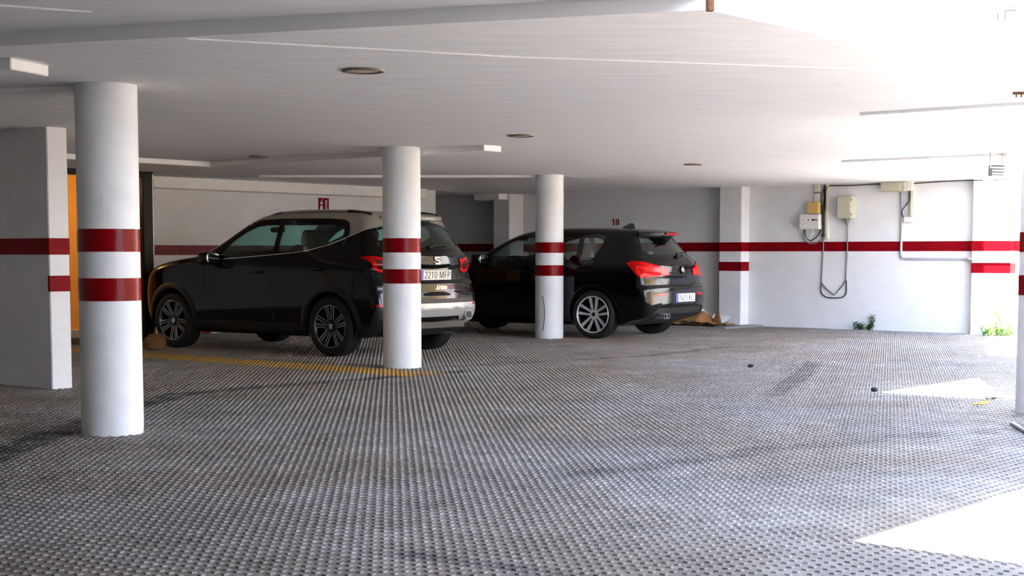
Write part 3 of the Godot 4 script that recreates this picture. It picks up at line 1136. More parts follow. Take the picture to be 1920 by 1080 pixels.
func wheel_kit(two_tone: bool, r: float, rr: float, w: float) -> Dictionary:
	var h := w / 2
	var list := [["tyre", tyre_mesh(r, rr, w), M.tyre]]
	list.append(["rim_barrel", rim_ring(rr, w), M.rim_black])
	var tl := Basis(Vector3(1, 0, 0), Vector3(0, 0, 1), Vector3(0, -1, 0))
	var bd := MB.new()
	bd.lathe([Vector2(0.02, 0.01), Vector2(0.15, 0.01), Vector2(0.15, -0.01), Vector2(0.02, -0.01)], 32, tl)
	list.append(["brake_disc", bd.mesh(), M.brake])
	var back := MB.new()
	back.lathe([Vector2(rr - 0.03, h * 0.25), Vector2(0.0, h * 0.25)], 32, tl)
	list.append(["wheel_back", back.mesh(), M.dark])
	var sp := MB.new()
	var ed := MB.new()
	var zr := -h + 0.018
	var zh := -h + 0.035
	if two_tone:
		for k in 5:
			var c := TAU * k / 5.0
			for s in [-1.0, 1.0]:
				var a0: float = c + s * 0.30
				var a1: float = c + s * 0.215
				bar(sp, a0, a1, 0.052, rr - 0.016, 0.017, 0.019, zh, zr, 0.03)
				for q in [-1.0, 1.0]:
					# machined edges on both sides of the black spoke
					var o0: float = q * 0.016 / 0.075
					var o1: float = q * 0.017 / (rr - 0.02)
					bar(ed, a0 + o0, a1 + o1, 0.075, rr - 0.018, 0.0015, 0.0024, zh - 0.004, zr - 0.002, 0.006)
		ed.lathe([Vector2(rr - 0.004, -h + 0.0135), Vector2(rr - 0.004, -h + 0.010), Vector2(rr - 0.013, -h + 0.010), Vector2(rr - 0.013, -h + 0.0135)], 56, Basis(Vector3(1, 0, 0), Vector3(0, 0, 1), Vector3(0, -1, 0)))
	else:
		for k in 5:
			var c := TAU * k / 5.0
			for s in [-1.0, 1.0]:
				bar(sp, c + s * 0.42, c + s * 0.235, 0.05, rr - 0.012, 0.009, 0.019, zh, zr, 0.028)
			var lb := Vector3(cos(c) * 0.056, sin(c) * 0.056, zh + 0.012)
			ed.ball(lb, Vector3(0.008, 0.008, 0.008), 8, 6)
	var hub := MB.new()
	hub.lathe([Vector2(0.06, zh + 0.03), Vector2(0.06, zh + 0.002), Vector2(0.05, zh - 0.004), Vector2(0.0, zh - 0.005)], 24, Basis(Vector3(1, 0, 0), Vector3(0, 0, 1), Vector3(0, -1, 0)))
	if not two_tone:
		sp.lathe([Vector2(rr + 0.003, -h + 0.006), Vector2(rr - 0.002, -h - 0.001), Vector2(rr - 0.010, -h + 0.003), Vector2(rr - 0.014, -h + 0.014)], 56, tl)
	list.append(["spokes", sp.mesh(), M.rim_black if two_tone else M.rim_silver])
	list.append(["machined_edges" if two_tone else "wheel_bolts", ed.mesh(), M.machined if two_tone else M.brake])
	list.append(["hub", hub.mesh(), M.rim_black if two_tone else M.rim_silver])
	var cap := MB.new()
	cap.lathe([Vector2(0.03, zh - 0.002), Vector2(0.028, zh - 0.009), Vector2(0.0, zh - 0.010)], 20, Basis(Vector3(1, 0, 0), Vector3(0, 0, 1), Vector3(0, -1, 0)))
	list.append(["hub_cap", cap.mesh(), M.gloss_black])
	var ce := MB.new()
	if two_tone:
		s_emblem(ce, 0.022, zh - 0.011, 0.003)
	else:
		ce.lathe([Vector2(0.024, zh - 0.008), Vector2(0.024, zh - 0.012), Vector2(0.018, zh - 0.012), Vector2(0.018, zh - 0.008)], 20, Basis(Vector3(1, 0, 0), Vector3(0, 0, 1), Vector3(0, -1, 0)))
		for q in [0.0, PI]:
			bar(ce, q + 0.785, q + 0.785, 0.0, 0.016, 0.0, 0.014, zh - 0.0115, zh - 0.0115, 0.002)
	list.append(["cap_emblem", ce.mesh(), M.chrome])
	return {"list": list}

# angular double-hook emblem, in the xy plane looking to -z
func s_emblem(m: MB, s: float, z: float, t: float) -> void:
	var up := PackedVector2Array([Vector2(-1, 0.12), Vector2(-1, 1), Vector2(1, 1), Vector2(1, 0.62), Vector2(-0.55, 0.62), Vector2(-0.55, 0.35), Vector2(1, -0.12), Vector2(1, -0.30), Vector2(-0.3, 0.12)])
	var k := PackedVector2Array()
	var k2 := PackedVector2Array()
	for q in up:
		k.append(Vector2(-q.x, q.y) * s)
		k2.append(Vector2(q.x, -q.y) * s)
	m.prism(k, z, z + t)
	m.prism(k2, z, z + t)

func plate(parent: Node3D, at: Vector3, tilt: float, txt: String, dirty: Color) -> void:
	# a European plate, its face looks to the rear (-x)
	var pl := Node3D.new()
	pl.name = "number_plate"
	parent.add_child(pl, true)
	pl.position = at
	pl.basis = Basis(Vector3(0, 0, 1), tilt) * Basis(Vector3.UP, -PI / 2)
	var pm := mat(dirty, 0.4)
	put(pl, "plate_base", box_mesh(Vector3(0.52, 0.11, 0.008), 0.003), pm)
	put(pl, "plate_band", box_mesh(Vector3(0.042, 0.104, 0.002), 0.0), M.plate_blue, Vector3(-0.236, 0, 0.0045))
	put(pl, "plate_border", plate_border(), M.plate_ink, Vector3(0, 0, 0.0045))
	var tm := text_mesh(txt, 0.077, 0.003)
	var o := put(pl, "plate_characters", tm, M.plate_ink, Vector3(0.022, 0, 0.005))
	var ab := tm.get_aabb()
	o.scale = Vector3(0.43 / ab.size.x, 0.077 / ab.size.y, 1)
	o.position = Vector3(0.022, -(ab.position.y + ab.size.y / 2) * o.scale.y, 0.005)

func plate_border() -> ArrayMesh:
	var m := MB.new()
	for s in [-1.0, 1.0]:
		m.box(Vector3(0.02, s * 0.0515, 0), Vector3(0.47, 0.0025, 0.002))
		m.box(Vector3(0.02 + s * 0.235, 0, 0), Vector3(0.0025, 0.104, 0.002))
	return m.mesh()

func rounded(c: Vector3, s: Vector3, bs := Basis(), pw := 0.35) -> ArrayMesh:
	var m := MB.new()
	m.ball(c, s / 2, 24, 16, pw, bs)
	return m.mesh()

func seats(car: Node3D, rows: Array, y: float) -> void:
	for q in rows:
		for z in q[1]:
			var s := Node3D.new()
			s.name = "seat"
			car.add_child(s, true)
			s.position = Vector3(q[0], y, z)
			var w: float = q[2]
			put(s, "cushion", rounded(Vector3(0.1, 0.0, 0), Vector3(0.5, 0.18, w)), M.seat)
			put(s, "backrest", rounded(Vector3(-0.24, 0.28, 0), Vector3(0.18, 0.62, w * 0.95), Basis(Vector3(0, 0, 1), 0.28)), M.seat)
			if w < 0.6:
				put(s, "headrest", rounded(Vector3(-0.36, 0.66, 0), Vector3(0.11, 0.19, 0.26), Basis(Vector3(0, 0, 1), 0.2), 0.5), M.seat)

func cockpit(car: Node3D, xd_: float, y: float, hw: float, deck: float) -> void:
	put(car, "dashboard", rounded(Vector3(xd_, y, 0), Vector3(0.5, 0.26, hw * 2)), M.seat)
	var sw := MB.new()
	var path := []
	for k in 25:
		var a := TAU * k / 24.0
		path.append(Vector3(xd_ - 0.38, y + 0.02, -0.36) + Basis(Vector3(0, 0, 1), -0.45) * Vector3(0, cos(a), sin(a)) * 0.18)
	sw.tube(path, 0.015, 8, false)
	var swn := put(car, "steering_wheel", sw.mesh(), M.seat)
	var hb := MB.new()
	hb.ball(Vector3(xd_ - 0.37, y + 0.01, -0.36), Vector3(0.04, 0.08, 0.15), 10, 8)
	put(swn, "airbag_hub", hb.mesh(), M.seat)
	put(car, "parcel_shelf", box_mesh(Vector3(0.45, 0.03, hw * 1.9), 0.01), M.seat, Vector3(deck, y + 0.0, 0))
	var im := MB.new()
	im.ball(Vector3(xd_ - 0.28, y + 0.44, 0), Vector3(0.02, 0.035, 0.12), 12, 8, 0.6)
	put(car, "interior_mirror", im.mesh(), M.seat)

func wing_mirror(car: Node3D, at: Vector3, sg: float) -> void:
	var w := Node3D.new()
	w.name = "wing_mirror"
	car.add_child(w, true)
	w.position = Vector3(at.x, at.y, at.z * sg)
	put(w, "mirror_housing", rounded(Vector3.ZERO, Vector3(0.17, 0.15, 0.23), Basis(), 0.55), M.paint)
	put(w, "mirror_glass", rounded(Vector3(-0.077, 0.0, 0), Vector3(0.02, 0.115, 0.18), Basis(), 0.4), M.mirror)
	var m := MB.new()
	m.tube([Vector3(0.02, -0.05, -sg * 0.06), Vector3(0.03, -0.075, -sg * 0.17)], 0.022, 8)
	put(w, "mirror_foot", m.mesh(), M.trim)

func arch_liner(car: Node3D, x: float, y: float, r: float, hw: float) -> void:
	for sg in [-1.0, 1.0]:
		var m := MB.new()
		var n := 20
		for i in n:
			var a0 := PI * (-0.08 + 1.16 * i / n)
			var a1 := PI * (-0.08 + 1.16 * (i + 1) / n)
			var e0 := Vector3(cos(a0), sin(a0), 0)
			var e1 := Vector3(cos(a1), sin(a1), 0)
			var zo := Vector3(0, 0, sg * (hw - 0.012))
			var zi := Vector3(0, 0, sg * (hw - 0.33))
			var c := Vector3(x, y, 0)
			m.tri(c + e0 * r + zo, c + e1 * r + zo, c + e1 * r + zi, -e0, -e1, -e1)
			m.tri(c + e0 * r + zo, c + e1 * r + zi, c + e0 * r + zi, -e0, -e1, -e0)
			m.tri(c + zi, c + e0 * r + zi, c + e1 * r + zi, Vector3(0, 0, sg), Vector3(0, 0, sg), Vector3(0, 0, sg))
		put(car, "wheel_arch_liner", m.mesh(), M.dark)

# flared lip that follows an arch on the body side, in plastic
func arch_lip(sh: Shape, x: float, y: float, r: float, w: float, out: float) -> Soup:
	var s := Soup.new()
	var n := 36
	var prev := []
	for i in n + 1:
		var a := PI * (-0.06 + 1.12 * i / n)
		var row := []
		for k in 3:
			var rr := r + w * k / 2.0
			var px := x + cos(a) * rr
			var py := maxf(y + sin(a) * rr, sh.y_low + 0.03)
			var h := sh.hit(Vector3(px, py, 0), Vector3(0, 0, -1))
			row.append(h + Vector3(0, 0, -out if k < 2 else -0.002))
		prev.append(row)
	for i in n:
		for k in 2:
			var a: Vector3 = prev[i][k]
			var b: Vector3 = prev[i + 1][k]
			var c: Vector3 = prev[i + 1][k + 1]
			var d: Vector3 = prev[i][k + 1]
			var g := (b - a).cross(d - a).normalized()
			if g.z > 0:
				g = -g
			for q in [a, b, c, a, c, d]:
				s.p.append(q)
				s.n.append(g)
		var a2: Vector3 = prev[i][0]
		var b2: Vector3 = prev[i + 1][0]
		var inn := Vector3(x, y, a2.z) - a2
		inn = inn.normalized()
		for q in [a2, b2, b2 + Vector3(0, 0, 0.05), a2, b2 + Vector3(0, 0, 0.05), a2 + Vector3(0, 0, 0.05)]:
			s.p.append(q)
			s.n.append(inn)
	return s

# wedge that carries the roof line on past the rear window: [top and lip, underside, height of the tip]
func spoiler_meshes(sh: Shape, x0: float, x1: float, hw: float, thick: float, drop: float, curve: float) -> Array:
	var up := MB.new()
	var lo := MB.new()
	var rows := []
	var n := 24
	for i in n + 1:
		var z := lerpf(-hw, hw, i / float(n))
		var z2 := z * z
		var xt := x1 + curve * z2
		var edge := pow(absf(z) / hw, 6.0)
		var row := []
		for k in 9:
			var x := lerpf(x0, xt, k / 8.0)
			var y := sh.top.at(x + 0.22 * z2) - 0.055 * z2
			row.append(Vector3(x, y + 0.004 - drop * pow(k / 8.0, 2.0) - 0.03 * edge, z))
		var tip: Vector3 = row[8]
		row.append(tip + Vector3(0.003, -thick * 0.35, 0))
		row.append(tip + Vector3(0.008, -thick, 0))
		row.append(Vector3(xt + 0.02 + 0.11 * (1.0 - z2 / (hw * hw)), tip.y - thick - 0.022, z))
		rows.append(row)
	for i in n:
		for k in 11:
			var a: Vector3 = rows[i][k]
			var b: Vector3 = rows[i + 1][k]
			var c: Vector3 = rows[i + 1][k + 1]
			var d: Vector3 = rows[i][k + 1]
			var g := (c - a).cross(b - d).normalized()
			if k < 8 and g.y < 0 or k >= 8 and k < 10 and g.x > 0 or k == 10 and g.y > 0:
				g = -g
			var dst := up if k < 10 else lo
			dst.tri(a, b, c, g, g, g)
			dst.tri(a, c, d, g, g, g)
	for e in [0, n]:
		var r: Array = rows[e]
		var nn := Vector3(0, 0, -1 if e == 0 else 1)
		for k in range(1, 11):
			up.tri(r[11], r[k - 1], r[k], nn, nn, nn)
	var tp: Vector3 = rows[n / 2][8]
	return [up.mesh(), lo.mesh(), tp.y]

func slopes(pts: Array) -> Lut:
	var t := Lut.new(pts)
	var o := []
	for i in 120:
		var x: float = lerpf(pts[0][0], pts[-1][0], i / 119.0)
		var d := (t.at(x + 0.03) - t.at(x - 0.03)) / 0.06
		o.append([x, 1.0 / sqrt(1.0 + d * d)])
	return Lut.new(o)

func pair(car: Node3D, called: String, s: Soup, m: Material, glass_pane := false) -> Array:
	var o := []
	for q in [s, mirrored(s)]:
		o.append(put(car, called, pane_mesh([q]) if glass_pane else soup_mesh([q]), m))
	return o

func build_cars() -> void:
	build_crossover()
	build_hatchback()

func build_crossover() -> void:
	var a := deg_to_rad(37.4)
	var car := thing("crossover_car", "black crossover with light grey roof and silver rear skid plate, parked behind the columns", "car", xd(-1.435, 17.0), PI - a)
	var sh := Shape.new()
	var tp := [[-0.9, 1.47], [-0.62, 1.515], [-0.4, 1.543], [-0.1, 1.572], [0.35, 1.59], [0.8, 1.588], [1.15, 1.572], [1.35, 1.545], [1.5, 1.495], [1.69, 1.40], [1.9, 1.285], [2.13, 1.175], [2.30, 1.12], [2.45, 1.10], [2.7, 1.07], [2.95, 1.02], [3.15, 0.955], [3.28, 0.88], [3.38, 0.77], [3.5, 0.55]]
	sh.top = Lut.new(tp)
	sh.slope = slopes(tp)
	sh.wy = Lut.new([[0.15, 0.79], [0.3, 0.845], [0.45, 0.868], [0.6, 0.878], [0.75, 0.882], [0.88, 0.886], [0.95, 0.880], [1.02, 0.862], [1.1, 0.832], [1.2, 0.785], [1.35, 0.718], [1.45, 0.675], [1.55, 0.632], [1.7, 0.55]])
	sh.pl = Lut.new([[-0.9, 0.92], [-0.5, 0.975], [0.0, 1.0], [0.9, 0.985], [1.6, 0.985], [2.4, 1.0], [2.8, 0.98], [3.2, 0.92], [3.5, 0.85]])
	sh.pg = Lut.new([[-0.9, 0.89], [-0.5, 0.945], [0.0, 0.98], [0.9, 1.0], [1.8, 1.0], [2.4, 1.0], [3.5, 0.9]])
	sh.xr = Lut.new([[0.2, -0.55], [0.33, -0.70], [0.42, -0.775], [0.52, -0.80], [0.60, -0.795], [0.67, -0.792], [0.69, -0.770], [0.80, -0.764], [0.82, -0.735], [0.95, -0.718], [0.98, -0.757], [1.09, -0.750], [1.12, -0.718], [1.18, -0.695], [1.42, -0.575], [1.5, -0.54], [1.7, -0.48]], 400, false)
	sh.kr = Lut.new([[0.2, 0.18], [0.6, 0.19], [1.0, 0.27], [1.2, 0.36], [1.5, 0.55], [1.7, 0.55]])
	sh.xf = Lut.new([[0.2, 3.22], [0.35, 3.37], [0.6, 3.42], [0.8, 3.39], [1.0, 3.30], [1.7, 3.2]])
	sh.belt = 1.0
	sh.y_low = 0.21
	sh.y_mid = 0.80
	sh.xs = -0.12
	sh.xe = 2.75
	var body := shell(sh)
	wrap_w = 0.865
	var r: Array
	# wheel arches
	for x in [0.0, 2.566]:
		r = split(body, circle(x, 0.335, 0.385), 4)
		body = r[1]
	# panes
	var win_f := [Vector2(1.80, 1.075), Vector2(1.73, 1.13), Vector2(1.56, 1.27), Vector2(1.42, 1.35), Vector2(1.26, 1.41), Vector2(1.1, 1.425), Vector2(0.93, 1.425), Vector2(0.91, 1.11), Vector2(1.3, 1.085)]
	var win_r := [Vector2(0.83, 1.12), Vector2(0.85, 1.425), Vector2(0.3, 1.42), Vector2(0.0, 1.425), Vector2(-0.05, 1.40), Vector2(-0.08, 1.34), Vector2(-0.07, 1.30), Vector2(0.12, 1.22), Vector2(0.35, 1.165), Vector2(0.55, 1.14)]
	var win_q := [Vector2(-0.42, 1.345), Vector2(-0.52, 1.40), Vector2(-0.58, 1.40), Vector2(-0.60, 1.26), Vector2(-0.50, 1.25)]
	r = split(body, win_f, 0)
	var g_f: Soup = r[0]
	body = r[1]
	r = split(body, win_r, 0)
	var g_r: Soup = r[0]
	body = r[1]
	r = split(body, win_q, 0)
	var g_q: Soup = r[0]
	body = r[1]
	r = split(body, [Vector2(0.01, 1.425), Vector2(0.01, 1.165), Vector2(-0.56, 1.175), Vector2(-0.60, 1.20), Vector2(-0.50, 1.415)], 1)
	var g_b: Soup = r[0]
	body = r[1]
	r = split(body, [Vector2(1.62, 0.01), Vector2(2.22, 0.01), Vector2(2.10, -0.55), Vector2(2.02, -0.64), Vector2(1.52, -0.52)], 2)
	var g_w: Soup = r[0]
	body = r[1]
	# bright strip under the side windows
	var chrome_path := [Vector2(1.88, 1.04), Vector2(1.4, 1.065), Vector2(0.98, 1.092), Vector2(0.6, 1.118), Vector2(0.36, 1.145), Vector2(0.12, 1.195), Vector2(-0.08, 1.265), Vector2(-0.26, 1.325), Vector2(-0.46, 1.405)]
	r = split(body, strip(chrome_path, 0.011), 0)
	var chrome: Soup = r[0]
	body = r[1]
	# light roof, with the front pillars
	r = split(body, [Vector2(2.26, 1.10), Vector2(1.95, 1.185), Vector2(1.62, 1.345), Vector2(1.42, 1.445), Vector2(1.26, 1.487), Vector2(0.9, 1.498), Vector2(0.2, 1.490), Vector2(-0.05, 1.475), Vector2(-0.12, 1.44), Vector2(-0.155, 1.36), Vector2(-0.16, 1.30), Vector2(-0.26, 1.334), Vector2(-0.455, 1.412), Vector2(-0.60, 1.465), Vector2(-1.0, 1.475), Vector2(-1.0, 2.0), Vector2(1.2, 2.0), Vector2(2.0, 1.7)], 0)
	var roof: Soup = r[0]
	body = r[1]
	r = split(body, [Vector2(-1.0, 0.05), Vector2(-1.0, -0.7), Vector2(1.62, -0.7), Vector2(1.66, 0.05)], 2)
	# only what lies above the windows belongs to the roof
	var top_in := Soup.new()
	var top_out := Soup.new()
	var ti: Soup = r[0]
	for i in range(0, ti.p.size(), 3):
		var ok := ti.p[i].y > 1.44 and ti.n[i].y > 0.72
		var dst: Soup = top_in if ok else top_out
		for k in 3:
			dst.p.append(ti.p[i + k])
			dst.n.append(ti.n[i + k])
	roof.add(top_in)
	body = r[1]
	body.add(top_out)
	# doors
	var door_f := [Vector2(0.885, 0.36), Vector2(1.96, 0.36), Vector2(2.0, 0.6), Vector2(1.98, 0.95), Vector2(1.90, 1.032), Vector2(1.4, 1.058), Vector2(0.885, 1.092)]
	var door_r := [Vector2(0.875, 0.36), Vector2(0.40, 0.36), Vector2(0.40, 0.52), Vector2(0.28, 0.68), Vector2(0.12, 0.80), Vector2(-0.02, 0.92), Vector2(-0.10, 1.08), Vector2(-0.13, 1.272), Vector2(-0.08, 1.255), Vector2(0.12, 1.187), Vector2(0.36, 1.137), Vector2(0.6, 1.110), Vector2(0.875, 1.093)]
	r = split(body, door_f, 0)
	var d_f: Soup = split(r[0], shrink(door_f, 0.003), 0)[0]
	body = r[1]
	r = split(body, door_r, 0)
	var d_r: Soup = split(r[0], shrink(door_r, 0.003), 0)[0]
	body = r[1]
	# tail lights wrap round the corner
	r = split(body, [Vector2(0.44, 1.070), Vector2(0.60, 1.085), Vector2(0.90, 1.055), Vector2(1.06, 1.045), Vector2(1.04, 1.00), Vector2(0.93, 0.905), Vector2(0.75, 0.905), Vector2(0.66, 0.935), Vector2(0.62, 1.01), Vector2(0.56, 1.04)], 3)
	var tl: Soup = r[0]
	body = r[1]
	r = split(tl, [Vector2(0.66, 1.055), Vector2(0.90, 1.03), Vector2(1.0, 0.99), Vector2(0.92, 0.94), Vector2(0.72, 0.94), Vector2(0.70, 1.00)], 3)
	var tl_in: Soup = r[0]
	tl = r[1]
	r = split(body, [Vector2(0.68, 0.575), Vector2(0.90, 0.565), Vector2(0.90, 0.545), Vector2(0.68, 0.55)], 3)
	var refl: Soup = r[0]
	body = r[1]
	# tailgate, with seam
	var gate := [Vector2(0.01, 1.47), Vector2(-0.55, 1.44), Vector2(-0.66, 1.20), Vector2(-0.645, 1.10), Vector2(-0.60, 1.0), Vector2(-0.58, 0.90), Vector2(-0.585, 0.72), Vector2(-0.55, 0.695), Vector2(0.01, 0.695)]
	r = split(body, gate, 1)
	var g_t: Soup = split(r[0], shrink(gate, 0.003), 1)[0]
	body = r[1]
	# silver skid plate and dark bands of the bumper
	r = split(body, [Vector2(0.01, 0.572), Vector2(-0.74, 0.572), Vector2(-0.755, 0.46), Vector2(-0.74, 0.40), Vector2(-0.66, 0.345), Vector2(-0.46, 0.345), Vector2(-0.40, 0.43), Vector2(0.01, 0.43)], 1)
	var skid: Soup = r[0]
	body = r[1]
	r = split(body, [Vector2(0.01, 0.62), Vector2(-0.72, 0.62), Vector2(-0.74, 0.572), Vector2(0.01, 0.572)], 1)
	var dark_band: Soup = r[0]
	body = r[1]
	r = split(body, [Vector2(-1.2, 0.0), Vector2(3.6, 0.0), Vector2(3.6, 0.35), Vector2(-0.55, 0.36), Vector2(-0.66, 0.57), Vector2(-1.2, 0.57)], 0)
	var sill: Soup = r[0]
	body = r[1]
	put(car, "body", soup_mesh([body, mirrored(body)]), M.paint)
	put(car, "roof", soup_mesh([roof, mirrored(roof)]), M.roof_paint, Vector3.ZERO, 0, "light grey roof panel")
	put(car, "side_cladding", soup_mesh([moved(sill, 0.006), mirrored(moved(sill, 0.006))]), M.trim)
	for q in [[d_f, g_f, Vector3(1.12, 0.905, 0), "front_door"], [d_r, g_r, Vector3(0.17, 0.945, 0), "rear_door"]]:
		for sg in [-1.0, 1.0]:
			var ds: Soup = q[0] if sg < 0 else mirrored(q[0])
			var gs: Soup = q[1] if sg < 0 else mirrored(q[1])
			var dn := put(car, q[3], soup_mesh([ds]), M.paint)
			put(dn, "window_pane", pane_mesh([gs]), M.glass_green)
			var hp: Vector3 = sh.hit(q[2], Vector3(0, 0, -1))
			var hm := MB.new()
			hm.ball(Vector3(hp.x, hp.y, (absf(hp.z) + 0.018) * sg), Vector3(0.10, 0.016, 0.016), 14, 8, 0.6)
			put(dn, "door_handle", hm.mesh(), M.paint)
	pair(car, "quarter_window", g_q, M.glass_green, true)
	put(car, "windscreen", pane_mesh([g_w, mirrored(g_w)]), M.glass_green)
	pair(car, "chrome_strip", moved(chrome, 0.003), M.chrome)
	var tg := put(car, "tailgate", soup_mesh([g_t, mirrored(g_t)]), M.paint)
	put(tg, "rear_window", pane_mesh([g_b, mirrored(g_b)]), M.glass_dark)
	for sg in [0, 1]:
		var t1: Soup = tl if sg == 0 else mirrored(tl)
		var t2: Soup = tl_in if sg == 0 else mirrored(tl_in)
		var ln := put(car, "tail_light", soup_mesh([moved(t1, 0.008)]), M.light_red, Vector3.ZERO, 0, "red tail light")
		put(ln, "inner_lens", soup_mesh([moved(t2, 0.005)]), M.light_dark)
	pair(car, "reflector", moved(refl, 0.003), M.light_red)
	var bp := put(car, "rear_bumper_insert", soup_mesh([moved(skid, 0.012), mirrored(moved(skid, 0.012))]), M.silver, Vector3.ZERO, 0, "silver skid plate")
	put(car, "bumper_groove", soup_mesh([dark_band, mirrored(dark_band)]), M.trim)
	# hexagonal outlets in the skid plate
	for sg in [-1.0, 1.0]:
		var hx := PackedVector2Array([Vector2(-0.10, 0.0), Vector2(-0.07, 0.05), Vector2(0.07, 0.05), Vector2(0.10, 0.015), Vector2(0.085, -0.05), Vector2(-0.06, -0.05)])
		var hi := PackedVector2Array()
		for q in hx:
			hi.append(q * 0.78)
		var bs := Basis(Vector3.UP, -PI / 2 + sg * 0.26)
		var at := Vector3(-0.735, 0.43, sg * 0.585)
		var m1 := MB.new()
		m1.prism(hx, -0.03, 0.012, bs, at)
		put(bp, "outlet_frame", m1.mesh(), M.silver)
		var m2 := MB.new()
		m2.prism(hi, -0.02, 0.016, bs, at)
		put(bp, "outlet_mesh", m2.mesh(), M.trim)
	# lower valance
	var va := MB.new()
	va.box(Vector3(-0.62, 0.335, 0), Vector3(0.22, 0.17, 1.15), 0.05)
	put(car, "rear_valance", va.mesh(), M.trim)
	# arch cladding
	for x in [0.0, 2.566]:
		var lip := arch_lip(sh, x, 0.335, 0.378, 0.065, 0.014)
		pair(car, "arch_cladding", lip, M.trim)
		arch_liner(car, x, 0.335, 0.385, 0.86)
	# roof rails
	for sg in [-1.0, 1.0]:
		var path := []
		for k in 15:
			var x := lerpf(1.22, -0.34, k / 14.0)
			var e := sin(PI * k / 14.0)
			var zz := 0.585 - 0.03 * absf(k - 6) / 7.0
			path.append(Vector3(x, sh.top.at(x + 0.22 * 0.34) - 0.055 * 0.34 - 0.012 + 0.018 * minf(1.0, e * 3.0), zz * sg))
		var m := MB.new()
		m.tube(path, 0.014, 8)
		var rn := put(car, "roof_rail", m.mesh(), M.roof_paint)
		for e in [[0, 3], [11, 15]]:
			var fm := MB.new()
			fm.tube(path.slice(e[0], e[1]), 0.0165, 8)
			put(rn, "rail_foot", fm.mesh(), M.gloss_black)
	# spoiler lip, wiper, emblem, name, plate
	var spl := spoiler_meshes(sh, -0.30, -0.655, 0.50, 0.034, 0.008, 0.9)
	var spn := put(car, "spoiler", spl[0], M.roof_paint, Vector3.ZERO, 0, "light grey roof spoiler")
	put(spn, "spoiler_underside", spl[1], M.gloss_black)
	var wi := MB.new()
	wi.tube([Vector3(-0.715, 1.19, -0.02), Vector3(-0.70, 1.205, 0.18), Vector3(-0.66, 1.215, 0.36)], 0.007, 6)
	wi.ball(Vector3(-0.715, 1.185, -0.02), Vector3(0.02, 0.025, 0.03), 10, 6)
	put(tg, "rear_wiper", wi.mesh(), M.trim)
	var em := MB.new()
	s_emblem(em, 0.042, -0.006, 0.008)
	put(tg, "badge", em.mesh(Transform3D(Basis(Vector3(0, 0, 1), -0.16) * Basis(Vector3.UP, PI / 2), Vector3(-0.762, 1.035, 0.03))), M.chrome, Vector3.ZERO, 0, "chrome badge")
	var nm := text_mesh("Arona", 0.046, 0.004, false, true, 0.35)
	var no := put(tg, "model_lettering", nm, M.chrome, Vector3(-0.772, 0.745, 0.09))
	no.basis = Basis(Vector3.UP, -PI / 2)
	plate(car, Vector3(-0.742, 0.878, 0.03), 0.05, "2210 MFP", Color(0.80, 0.80, 0.77))
	# inside and below
	seats(car, [[1.12, [-0.36, 0.36], 0.52], [0.25, [-0.36, 0.36], 0.54]], 0.62)
	cockpit(car, 1.95, 0.95, 0.66, -0.42)
	put(car, "floor_pan", box_mesh(Vector3(3.3, 0.12, 1.1), 0.02), M.dark, Vector3(1.25, 0.30, 0))
	put(car, "floor_pan", box_mesh(Vector3(1.6, 0.10, 1.55), 0.02), M.dark, Vector3(1.28, 0.32, 0))
	for sg in [-1.0, 1.0]:
		wing_mirror(car, Vector3(1.80, 1.06, 0.965), sg)
	var kit := wheel_kit(true, 0.326, 0.238, 0.215)
	for q in [[0.0, -1, 0.25], [0.0, 1, 0.6], [2.566, -1, 0.9], [2.566, 1, 0.1]]:
		wheel(car, "wheel", Vector3(q[0], 0.3285, q[1] * 0.762), q[1] > 0, kit, q[2])

